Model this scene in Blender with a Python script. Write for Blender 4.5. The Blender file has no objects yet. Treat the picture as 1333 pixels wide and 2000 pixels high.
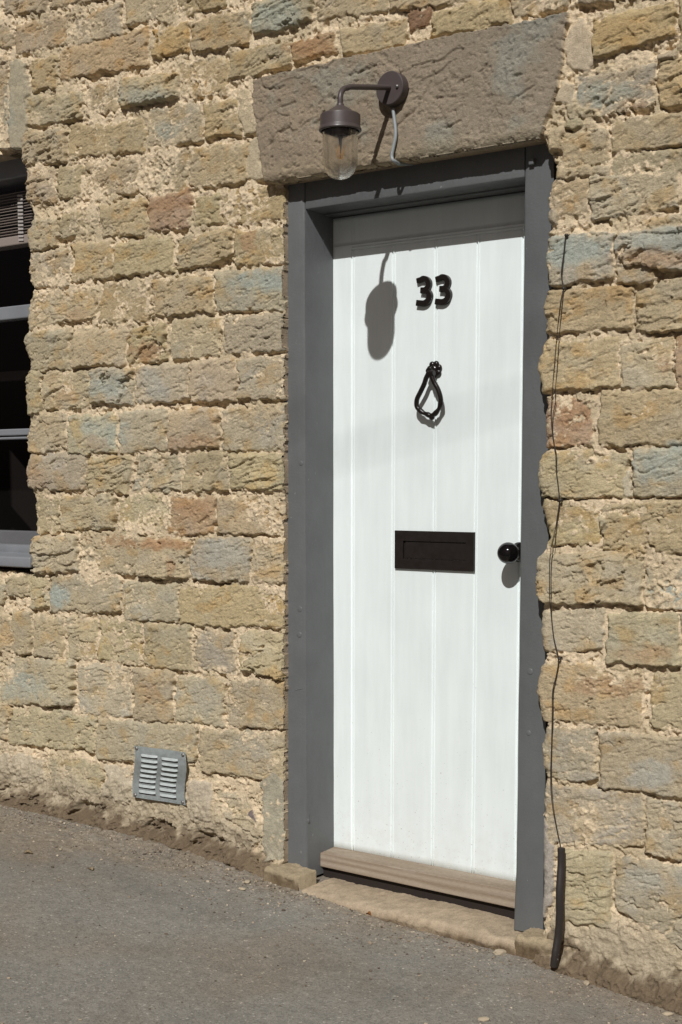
import bpy, bmesh, math, random
import numpy as np
from mathutils import Vector, Matrix

# ------------------------------------------------------------------ camera
sc = bpy.context.scene
YAW, PITCH, ROLL = 0.63834, 0.10056, -0.00037
FPX, PPY = 2737.07, 1218.93                     # focal length and principal row, in photo pixels (1333 x 2000)
CAM = np.array([2.52609, -3.17522, 1.11459])
_fw = np.array([-math.sin(YAW)*math.cos(PITCH), math.cos(YAW)*math.cos(PITCH), -math.sin(PITCH)])
_r = np.cross(_fw, [0, 0, 1.0]); _r /= np.linalg.norm(_r)
_u = np.cross(_r, _fw)
RT, UP = _r*math.cos(ROLL)+_u*math.sin(ROLL), _u*math.cos(ROLL)-_r*math.sin(ROLL)

cam_d = bpy.data.cameras.new('camera')
cam_d.sensor_fit = 'HORIZONTAL'; cam_d.sensor_width = 36.0
cam_d.lens = FPX/1333*36.0
cam_d.shift_y = (PPY-1000)/1333
cam_d.clip_start = 0.05; cam_d.clip_end = 2000
cam = bpy.data.objects.new('camera', cam_d)
sc.collection.objects.link(cam)
m = Matrix(((RT[0], UP[0], -_fw[0], CAM[0]), (RT[1], UP[1], -_fw[1], CAM[1]), (RT[2], UP[2], -_fw[2], CAM[2]), (0, 0, 0, 1)))
cam.matrix_world = m
sc.camera = cam

# ------------------------------------------------------------------ light
SUN = np.array([0.40, -1.0, 0.935]); SUN /= np.linalg.norm(SUN)
SUN_EL = math.asin(SUN[2]); SUN_AZ = math.atan2(SUN[0], SUN[1])
w = bpy.data.worlds.new('World'); sc.world = w; w.use_nodes = True
nt = w.node_tree; nt.nodes.clear()
sky = nt.nodes.new('ShaderNodeTexSky'); sky.sky_type = 'NISHITA'; sky.sun_disc = False
sky.sun_elevation = SUN_EL; sky.sun_rotation = SUN_AZ
sky.dust_density = 3.0; sky.ozone_density = 0.6
hs = nt.nodes.new('ShaderNodeHueSaturation'); hs.inputs['Saturation'].default_value = 0.35; hs.inputs['Value'].default_value = 0.36
mx = nt.nodes.new('ShaderNodeMix'); mx.data_type = 'RGBA'; mx.blend_type = 'MULTIPLY'
mx.inputs[0].default_value = 1.0; mx.inputs[7].default_value = (1.0, 0.82, 0.77, 1)
bg = nt.nodes.new('ShaderNodeBackground'); bg.inputs['Strength'].default_value = 0.05
out = nt.nodes.new('ShaderNodeOutputWorld')
nt.links.new(sky.outputs[0], hs.inputs['Color']); nt.links.new(hs.outputs[0], mx.inputs[6])
nt.links.new(mx.outputs[2], bg.inputs['Color']); nt.links.new(bg.outputs[0], out.inputs[0])

sun_d = bpy.data.lights.new('sun', 'SUN'); sun_d.energy = 3.62; sun_d.angle = math.radians(0.5)
sun_d.color = (1.0, 0.985, 0.965)
sun = bpy.data.objects.new('sun', sun_d); sc.collection.objects.link(sun)
sun.rotation_euler = Vector(SUN).to_track_quat('Z', 'Y').to_euler()
sun.location = (3, -8, 8)
sc.view_settings.view_transform = 'Standard'; sc.view_settings.look = 'None'
sc.view_settings.exposure = 0.0; sc.view_settings.gamma = 1.0
sc.cycles.max_bounces = 12; sc.cycles.transparent_max_bounces = 12

# ------------------------------------------------------------------ helpers
D = 0.186                    # face of the door, metres behind the face of the stonework
FY = 0.05                    # face of the door frame
def on_y(px, py, Y=0.0):     # the point of the plane y = Y seen at a photo pixel
    d = _fw + RT*(px-666.5)/FPX + UP*(PPY-py)/FPX
    return CAM + d*((Y-CAM[1])/d[1])
def on_ground(px, py):
    d = _fw + RT*(px-666.5)/FPX + UP*(PPY-py)/FPX
    t = 2.0
    for _ in range(30):
        q = CAM + d*t
        g = float(ground_z(np.array([q[0]]), np.array([q[1]]))[0])
        t += (g-q[2])/d[2]
    return CAM + d*t
def to_px(X, Y, Z):
    vx, vy, vz = X-CAM[0], Y-CAM[1], Z-CAM[2]
    z = vx*_fw[0]+vy*_fw[1]+vz*_fw[2]
    return (666.5+FPX*(vx*RT[0]+vy*RT[1]+vz*RT[2])/z, PPY-FPX*(vx*UP[0]+vy*UP[1]+vz*UP[2])/z)

_rng = np.random.default_rng(33)
_T = _rng.random((16, 256, 256)).astype(np.float32)*2-1
def vn(x, z, seed=0):
    xi = np.floor(x).astype(np.int64); zi = np.floor(z).astype(np.int64)
    fx = (x-xi).astype(np.float32); fz = (z-zi).astype(np.float32)
    fx = fx*fx*fx*(fx*(fx*6-15)+10); fz = fz*fz*fz*(fz*(fz*6-15)+10)
    t = _T[seed % 16]; o = 37*(seed//16)+11*seed
    x0 = (xi+o) & 255; x1 = (xi+o+1) & 255; z0 = (zi+o*3) & 255; z1 = (zi+o*3+1) & 255
    return (t[x0, z0]*(1-fx)+t[x1, z0]*fx)*(1-fz)+(t[x0, z1]*(1-fx)+t[x1, z1]*fx)*fz
def fbm(x, z, octv=4, seed=0, gain=0.5):
    s = 0; a = 1.0; tot = 0
    for k in range(octv):
        c, sn = math.cos(0.6*k+seed), math.sin(0.6*k+seed)
        s = s + a*vn((x*c-z*sn)*2**k*1.03, (x*sn+z*c)*2**k*1.03, seed+k*3); tot += a; a *= gain
    return s/tot
def sstep(a, b, x):
    t = np.clip((x-a)/(b-a), 0, 1); return t*t*(3-2*t)
def terrace(t, n, sharp=0.22):
    s = t*n; f = np.floor(s)
    return (f+sstep(0, sharp, s-f)+0.25*(s-f))/n
def smin(a, b, k):
    h = np.clip(0.5+0.5*(b-a)/k, 0, 1)
    return b*(1-h)+a*h-k*h*(1-h)
def poly_x(tab, y):
    tab = sorted(tab); return np.interp(y, [t[0] for t in tab], [t[1] for t in tab])

def mesh_np(name, V, Q, mat, parent=None, col=None, smooth=True):
    me = bpy.data.meshes.new(name)
    V = np.ascontiguousarray(V, np.float32); Q = np.ascontiguousarray(Q, np.int32)
    me.vertices.add(len(V)); me.vertices.foreach_set('co', V.ravel())
    me.loops.add(Q.size); me.loops.foreach_set('vertex_index', Q.ravel())
    n = len(Q); k = Q.shape[1]
    me.polygons.add(n); me.polygons.foreach_set('loop_start', np.arange(0, n*k, k, dtype=np.int32))
    me.polygons.foreach_set('loop_total', np.full(n, k, np.int32))
    me.polygons.foreach_set('use_smooth', np.full(n, smooth))
    me.update(calc_edges=True)
    if col is not None:
        a = me.color_attributes.new('Col', 'FLOAT_COLOR', 'POINT')
        c = np.ones((len(V), 4), np.float32); c[:, :3] = col
        a.data.foreach_set('color', c.ravel())
    me.materials.append(mat)
    o = bpy.data.objects.new(name, me); sc.collection.objects.link(o)
    if parent: o.parent = parent
    return o
def link_bm(name, bm, mat, parent=None, smooth=False, angle=None):
    me = bpy.data.meshes.new(name)
    bmesh.ops.recalc_face_normals(bm, faces=bm.faces)
    bm.to_mesh(me); bm.free()
    if smooth: me.polygons.foreach_set('use_smooth', np.full(len(me.polygons), True))
    if smooth and angle: me.set_sharp_from_angle(angle=math.radians(angle))
    me.materials.append(mat)
    o = bpy.data.objects.new(name, me); sc.collection.objects.link(o)
    if parent: o.parent = parent
    return o
def add_box(bm, x0, x1, y0, y1, z0, z1, bevel=0.0, seg=2):
    r = bmesh.ops.create_cube(bm, size=1.0)
    for v in r['verts']:
        v.co = Vector(((x0+x1)/2+v.co.x*(x1-x0), (y0+y1)/2+v.co.y*(y1-y0), (z0+z1)/2+v.co.z*(z1-z0)))
    if bevel:
        es = list({e for v in r['verts'] for e in v.link_edges})
        bmesh.ops.bevel(bm, geom=es, offset=bevel, segments=seg, profile=0.5, affect='EDGES')
def add_hexa(bm, pts, bevel=0.0, seg=2):   # eight corners: bottom four, top four (counter-clockwise from above)
    vs = [bm.verts.new(q) for q in pts]
    fs = [(0, 3, 2, 1), (4, 5, 6, 7), (0, 1, 5, 4), (1, 2, 6, 5), (2, 3, 7, 6), (3, 0, 4, 7)]
    for f in fs: bm.faces.new([vs[i] for i in f])
    if bevel:
        es = list({e for v in vs for e in v.link_edges})
        bmesh.ops.bevel(bm, geom=es, offset=bevel, segments=seg, profile=0.5, affect='EDGES')
def smooth_path(pts, n=8, closed=False):
    P = [Vector(q) for q in pts]; out = []
    N = len(P)
    for i in range(N if closed else N-1):
        if closed: a, b, c, d = P[i-1], P[i], P[(i+1) % N], P[(i+2) % N]
        else: a, b, c, d = P[max(i-1, 0)], P[i], P[i+1], P[min(i+2, N-1)]
        for k in range(n):
            t = k/n
            out.append(0.5*((2*b)+(c-a)*t+(2*a-5*b+4*c-d)*t*t+(3*b-a-3*c+d)*t**3))
    if not closed: out.append(P[-1])
    return out
def add_tube(bm, path, rad, seg=10, closed=False, flat=1.0, twist=0.0):
    path = [Vector(q) for q in path]; rings = []; N = len(path)
    ref = None
    for i, q in enumerate(path):
        if closed: t = path[(i+1) % N]-path[i-1]
        else: t = path[min(i+1, N-1)]-path[max(i-1, 0)]
        t.normalize()
        if ref is None: ref = t.orthogonal().normalized()
        ref = (ref-t*ref.dot(t)).normalized(); b = t.cross(ref)
        r = rad[i] if hasattr(rad, '__len__') else rad
        rings.append([bm.verts.new(q+(ref*math.cos(2*math.pi*k/seg+twist*i)+b*math.sin(2*math.pi*k/seg+twist*i)*flat)*r) for k in range(seg)])
    for i in range(N if closed else N-1):
        A, B = rings[i], rings[(i+1) % N]
        for k in range(seg):
            bm.faces.new((A[k], A[(k+1) % seg], B[(k+1) % seg], B[k]))
    if not closed:
        bm.faces.new(rings[0][::-1]); bm.faces.new(rings[-1])
def add_lathe(bm, prof, origin, axis='Z', seg=40, cap=False):   # prof: (radius, height)
    rings = []
    for r, h in prof:
        ring = []
        if r < 1e-6:
            p = Vector((0, 0, h)) if axis == 'Z' else Vector((0, -h, 0))
            ring = [bm.verts.new(p+Vector(origin))]
        else:
            for k in range(seg):
                a = 2*math.pi*k/seg
                p = Vector((r*math.cos(a), r*math.sin(a), h)) if axis == 'Z' else Vector((r*math.cos(a), -h, r*math.sin(a)))
                ring.append(bm.verts.new(p+Vector(origin)))
        rings.append(ring)
    for A, B in zip(rings, rings[1:]):
        for k in range(seg):
            a0, a1 = A[k % len(A)], A[(k+1) % len(A)]; b0, b1 = B[k % len(B)], B[(k+1) % len(B)]
            f = []
            for v in (a0, a1, b1, b0):
                if v not in f: f.append(v)
            if len(f) > 2: bm.faces.new(f)
def add_blob(bm, c, r, sub=2, scale=(1, 1, 1), rough=0.0, rnd=random):
    q = bmesh.ops.create_icosphere(bm, subdivisions=sub, radius=r)
    for v in q['verts']:
        k = 1+rnd.uniform(-rough, rough)
        v.co = Vector((v.co.x*scale[0]*k, v.co.y*scale[1]*k, v.co.z*scale[2]*k))+Vector(c)
def empty(name, loc, label, cat, group=None):
    o = bpy.data.objects.new(name, None); sc.collection.objects.link(o); o.location = loc
    o.empty_display_size = 0.1
    o['label'] = label; o['category'] = cat
    if group: o['group'] = group
    return o
def keep(o, root):          # parent without moving
    bpy.context.view_layer.update()
    o.parent = root; o.matrix_parent_inverse = Matrix.Translation(-Vector(root.location))
    return o

# ------------------------------------------------------------------ materials
def mat(name, color, rough=0.6, metal=0.0, spec=0.5):
    m = bpy.data.materials.new(name); m.use_nodes = True
    b = m.node_tree.nodes['Principled BSDF']
    b.inputs['Base Color'].default_value = (*color, 1); b.inputs['Roughness'].default_value = rough
    b.inputs['Metallic'].default_value = metal; b.inputs['Specular IOR Level'].default_value = spec
    return m
def N(m, t, **kw):
    n = m.node_tree.nodes.new(t)
    for k, v in kw.items(): setattr(n, k, v)
    return n
def L(m, a, b): m.node_tree.links.new(a, b)
def coords(m, scale=(1, 1, 1)):
    g = N(m, 'ShaderNodeNewGeometry'); mp = N(m, 'ShaderNodeMapping'); mp.inputs['Scale'].default_value = scale
    L(m, g.outputs['Position'], mp.inputs['Vector']); return mp.outputs[0]
def noise(m, vec, scale, detail=4, rough=0.55, dist=0.0):
    n = N(m, 'ShaderNodeTexNoise'); n.inputs['Scale'].default_value = scale; n.inputs['Detail'].default_value = detail
    n.inputs['Roughness'].default_value = rough; n.inputs['Distortion'].default_value = dist
    L(m, vec, n.inputs['Vector']); return n.outputs['Fac']
def ramp(m, fac, stops):
    r = N(m, 'ShaderNodeValToRGB'); e = r.color_ramp.elements
    while len(e) < len(stops): e.new(0.5)
    for k, (p, c) in enumerate(stops):
        e[k].position = p; e[k].color = (*c, 1) if hasattr(c, '__len__') else (c, c, c, 1)
    L(m, fac, r.inputs[0]); return r.outputs[0]
def mixc(m, fac, a, b, blend='MIX'):
    x = N(m, 'ShaderNodeMix', data_type='RGBA', blend_type=blend)
    if isinstance(fac, (int, float)): x.inputs[0].default_value = fac
    else: L(m, fac, x.inputs[0])
    for i, q in ((6, a), (7, b)):
        if isinstance(q, tuple): x.inputs[i].default_value = (*q, 1)
        else: L(m, q, x.inputs[i])
    return x.outputs[2]
def bump(m, h, strength=0.5, dist=0.001, prev=None):
    b = N(m, 'ShaderNodeBump'); b.inputs['Strength'].default_value = strength; b.inputs['Distance'].default_value = dist
    L(m, h, b.inputs['Height'])
    if prev: L(m, prev, b.inputs['Normal'])
    return b.outputs[0]
def pb(m): return m.node_tree.nodes['Principled BSDF']

def make_stone_mat():
    m = mat('stonework', (0.4, 0.3, 0.2), 0.95, spec=0.15)
    a = N(m, 'ShaderNodeVertexColor', layer_name='Col')
    v = coords(m, (1, 1, 1.6))
    n1 = noise(m, v, 55, 5, 0.65); n2 = noise(m, v, 260, 3, 0.6)
    c = mixc(m, 1.0, a.outputs[0], ramp(m, n1, [(0.25, 0.80), (0.5, 1.0), (0.75, 1.14)]), 'MULTIPLY')
    c = mixc(m, 1.0, c, ramp(m, n2, [(0.3, 0.74), (0.55, 1.02), (0.8, 1.16)]), 'MULTIPLY')
    L(m, c, pb(m).inputs['Base Color'])
    L(m, bump(m, n2, 0.9, 0.0022, bump(m, n1, 0.5, 0.003)), pb(m).inputs['Normal'])
    return m
M_STONE = make_stone_mat()
def make_paint(name, c, rough, bs=0.25, streak=True):
    m = mat(name, c, rough, spec=0.4)
    v = coords(m, (1, 1, 0.25) if streak else (1, 1, 1))
    n1 = noise(m, v, 40, 4, 0.6); n2 = noise(m, coords(m), 9, 4, 0.6)
    col = mixc(m, 1.0, c, ramp(m, n2, [(0.3, 0.90), (0.7, 1.06)]), 'MULTIPLY')
    L(m, col, pb(m).inputs['Base Color'])
    n3 = noise(m, coords(m), 160, 3, 0.5)
    L(m, bump(m, n3, bs, 0.0008, bump(m, n1, bs, 0.002)), pb(m).inputs['Normal'])
    if streak:      # chips and scuffs where the old coats show
        ch = noise(m, coords(m, (1, 1, 0.6)), 55, 3, 0.75)
        col = mixc(m, ramp(m, ch, [(0.715, 0.0), (0.74, 0.8)]), col, (0.30, 0.31, 0.30))
        L(m, col, pb(m).inputs['Base Color'])
    r = ramp(m, n1, [(0.3, rough-0.08), (0.7, rough+0.1)])
    L(m, r, pb(m).inputs['Roughness'])
    return m
M_FRAME = make_paint('grey_frame_paint', (0.130, 0.136, 0.138), 0.40, 0.8)
M_SASH = make_paint('grey_window_paint', (0.215, 0.225, 0.24), 0.4, 0.3)
def make_door_mat():
    c = (0.820, 0.888, 0.880)
    m = mat('white_door_paint', c, 0.42, spec=0.35)
    v = coords(m, (1, 1, 0.12)); vp = coords(m)
    n1 = noise(m, v, 35, 4, 0.6); n2 = noise(m, vp, 5, 3, 0.5)
    col = mixc(m, 1.0, c, ramp(m, n2, [(0.3, 0.955), (0.7, 1.015)]), 'MULTIPLY')
    col = mixc(m, 1.0, col, ramp(m, n1, [(0.3, 0.945), (0.7, 1.015)]), 'MULTIPLY')
    # small scuffs and splashes, thickest near the foot of the door
    sp = noise(m, vp, 140, 2, 0.7)
    sepz = N(m, 'ShaderNodeSeparateXYZ'); g = N(m, 'ShaderNodeNewGeometry'); L(m, g.outputs['Position'], sepz.inputs[0])
    low = N(m, 'ShaderNodeMapRange'); low.inputs[1].default_value = 0.0; low.inputs[2].default_value = 0.75
    low.inputs[3].default_value = 0.10; low.inputs[4].default_value = 0.0
    L(m, sepz.outputs['Z'], low.inputs[0])
    add = N(m, 'ShaderNodeMath', operation='ADD'); L(m, sp, add.inputs[0]); L(m, low.outputs[0], add.inputs[1])
    spot = ramp(m, add.outputs[0], [(0.735, 0.0), (0.80, 0.75)])
    col = mixc(m, spot, col, (0.45, 0.42, 0.36))
    dirt = N(m, 'ShaderNodeMapRange'); dirt.inputs[1].default_value = 0.0; dirt.inputs[2].default_value = 0.22
    dirt.inputs[3].default_value = 0.75; dirt.inputs[4].default_value = 0.0
    L(m, sepz.outputs['Z'], dirt.inputs[0])
    dn = noise(m, vp, 22, 5, 0.7)
    dm = N(m, 'ShaderNodeMath', operation='MULTIPLY'); L(m, dirt.outputs[0], dm.inputs[0])
    L(m, ramp(m, dn, [(0.45, 0.0), (0.75, 0.6)]), dm.inputs[1])
    col = mixc(m, dm.outputs[0], col, (0.62, 0.61, 0.55))
    L(m, col, pb(m).inputs['Base Color'])
    n3 = noise(m, vp, 120, 3, 0.5)
    L(m, bump(m, n3, 0.12, 0.0006, bump(m, n1, 0.2, 0.0012)), pb(m).inputs['Normal'])
    return m
M_DOOR = make_door_mat()
M_BLACK = mat('black_gloss_ceramic', (0.005, 0.004, 0.004), 0.08, spec=0.5)
M_IRON = make_paint('black_japanned_iron', (0.012, 0.009, 0.008), 0.28, 0.3, False)
M_PLATE = make_paint('dark_brown_black_plate', (0.013, 0.009, 0.007), 0.5, 0.08, False)
M_LAMP = make_paint('brown_grey_powder_coat', (0.075, 0.060, 0.058), 0.42, 0.06, False)
M_LAMPIN_SHADE = mat('lamp_inside_and_shade', (0.03, 0.022, 0.02), 0.6)  # lamp inside; also the shade painted on the vent and the inner bar
M_CABLE = mat('grey_flex', (0.30, 0.33, 0.34), 0.45)
M_PIPE = make_paint('black_plastic_conduit', (0.030, 0.024, 0.022), 0.5, 0.5)
M_WIRE = mat('black_wire', (0.03, 0.025, 0.02), 0.5)
M_SCREW = mat('dull_screw', (0.30, 0.29, 0.27), 0.45, 0.8)
M_FIL = mat('amber_filament', (0.75, 0.33, 0.03), 0.5)
M_DARK = mat('interior_shade', (0.022, 0.015, 0.013), 0.9)
M_BLIND = mat('pale_blind_slats', (0.42, 0.37, 0.33), 0.55)
M_TAPE = mat('pale_ladder_tape', (0.62, 0.60, 0.57), 0.8)
def make_glass(name, tint):
    m = bpy.data.materials.new(name); m.use_nodes = True; m.node_tree.nodes.clear()
    g = N(m, 'ShaderNodeBsdfGlass'); g.inputs['IOR'].default_value = 1.46; g.inputs['Roughness'].default_value = 0.0
    g.inputs['Color'].default_value = (*tint, 1)
    t = N(m, 'ShaderNodeBsdfTransparent'); x = N(m, 'ShaderNodeMixShader'); x.inputs[0].default_value = 0.32
    o = N(m, 'ShaderNodeOutputMaterial'); L(m, g.outputs[0], x.inputs[1]); L(m, t.outputs[0], x.inputs[2]); L(m, x.outputs[0], o.inputs[0]); return m
M_JAR = make_glass('clear_lamp_glass', (0.995, 0.99, 0.97))
def make_thin_glass(name, refl=1.0, tint=(0.95, 0.95, 0.95)):
    m = bpy.data.materials.new(name); m.use_nodes = True; m.node_tree.nodes.clear()
    t = N(m, 'ShaderNodeBsdfTransparent'); t.inputs[0].default_value = (*tint, 1)
    g = N(m, 'ShaderNodeBsdfGlossy'); g.inputs['Roughness'].default_value = 0.02
    f = N(m, 'ShaderNodeFresnel'); ge = N(m, 'ShaderNodeNewGeometry'); mr = N(m, 'ShaderNodeMapRange'); mr.inputs[3].default_value = 1.45; mr.inputs[4].default_value = 1/1.45
    L(m, ge.outputs['Backfacing'], mr.inputs[0]); L(m, mr.outputs[0], f.inputs[0])
    x = N(m, 'ShaderNodeMixShader'); o = N(m, 'ShaderNodeOutputMaterial')
    L(m, f.outputs[0], x.inputs[0]); L(m, t.outputs[0], x.inputs[1]); L(m, g.outputs[0], x.inputs[2]); L(m, x.outputs[0], o.inputs[0])
    return m
M_PANE = make_thin_glass('window_glass', tint=(0.85, 0.83, 0.82)); M_BULB = make_thin_glass('thin_bulb_glass')
def make_metal_sheet():
    m = mat('galvanised_sheet', (0.33, 0.37, 0.38), 0.38, 0.0, 0.6)
    n1 = noise(m, coords(m), 70, 4, 0.6)
    L(m, mixc(m, 1.0, (0.45, 0.49, 0.485), ramp(m, n1, [(0.3, 0.82), (0.7, 1.1)]), 'MULTIPLY'), pb(m).inputs['Base Color'])
    L(m, bump(m, n1, 0.15, 0.001), pb(m).inputs['Normal'])
    return m
M_SHEET = make_metal_sheet()
def make_wood():
    m = mat('bare_weathered_timber', (0.35, 0.26, 0.17), 0.75, spec=0.2)
    v = coords(m, (1.2, 9, 14)); n0 = noise(m, v, 3.2, 4, 0.6, 1.2)
    wv = N(m, 'ShaderNodeTexWave', wave_type='BANDS', bands_direction='Z'); wv.inputs['Scale'].default_value = 0.8
    wv.inputs['Distortion'].default_value = 9; wv.inputs['Detail'].default_value = 3; wv.inputs['Detail Scale'].default_value = 0.8
    L(m, v, wv.inputs['Vector'])
    c = mixc(m, wv.outputs['Fac'], (0.275, 0.215, 0.155), (0.385, 0.320, 0.245))
    n2 = noise(m, coords(m, (2, 6, 20)), 40, 5, 0.7)
    c = mixc(m, 1.0, c, ramp(m, n2, [(0.3, 0.72), (0.7, 1.12)]), 'MULTIPLY')
    c = mixc(m, ramp(m, n0, [(0.55, 0.0), (0.75, 0.6)]), c, (0.40, 0.355, 0.285))
    L(m, c, pb(m).inputs['Base Color']); L(m, bump(m, n2, 0.4, 0.001), pb(m).inputs['Normal'])
    return m
M_WOOD = make_wood()
def make_asphalt():
    m = mat('worn_asphalt', (0.16, 0.15, 0.14), 0.95, spec=0.15)
    a = N(m, 'ShaderNodeVertexColor', layer_name='Col')
    v = coords(m)
    vo = N(m, 'ShaderNodeTexVoronoi'); vo.inputs['Scale'].default_value = 210; L(m, v, vo.inputs['Vector'])
    sp = N(m, 'ShaderNodeSeparateColor'); L(m, vo.outputs['Color'], sp.inputs[0])
    n2 = noise(m, v, 420, 3, 0.6); n3 = noise(m, v, 30, 5, 0.7)
    c = mixc(m, 1.0, a.outputs[0], ramp(m, sp.outputs[0], [(0.0, 0.72), (0.3, 0.94), (0.9, 1.06), (0.975, 1.14), (1.0, 1.75)]), 'MULTIPLY')
    c = mixc(m, 1.0, c, ramp(m, n2, [(0.28, 0.66), (0.55, 1.02), (0.78, 1.26)]), 'MULTIPLY')
    c = mixc(m, 1.0, c, ramp(m, n3, [(0.3, 0.87), (0.7, 1.1)]), 'MULTIPLY')
    L(m, c, pb(m).inputs['Base Color'])
    L(m, bump(m, n2, 0.6, 0.002, bump(m, vo.outputs['Distance'], 0.4, 0.0015)), pb(m).inputs['Normal'])
    return m
M_ASPH = make_asphalt()
M_CHIP = mat('pale_stone_chip', (0.42, 0.35, 0.25), 0.9)
def make_grit():
    m = mat('mixed_grit', (0.3, 0.24, 0.17), 0.9)
    i = N(m, 'ShaderNodeNewGeometry')
    L(m, ramp(m, i.outputs['Random Per Island'], [(0.0, (0.08, 0.06, 0.045)), (0.4, (0.18, 0.14, 0.10)), (0.7, (0.34, 0.27, 0.19)), (1.0, (0.55, 0.47, 0.36))]), pb(m).inputs['Base Color'])
    return m
M_GRIT = make_grit()
M_LEAF = mat('dry_orange_leaf', (0.36, 0.15, 0.035), 0.7)
M_LEAF2 = mat('dry_tan_leaf', (0.44, 0.35, 0.22), 0.7)

# ------------------------------------------------------------------ the ground line
def ground_line(X):
    return np.interp(X, [-4, -1.9, -1.33, -0.8, -0.4, -0.1, 0.35, 0.74, 0.88, 1.21, 2, 5], [0.14, 0.05, -0.008, -0.016, -0.038, -0.072, -0.108, -0.124, -0.132, -0.164, -0.24, -0.50])
def ground_z(X, Y):
    g = ground_line(X)
    d = np.clip(-Y, 0, None)
    return g - 0.018*np.clip(d, 0, 6) + 0.003*np.exp(-d/0.10) + 0.006*fbm(X*1.6, Y*1.6, 3, 5)

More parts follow.
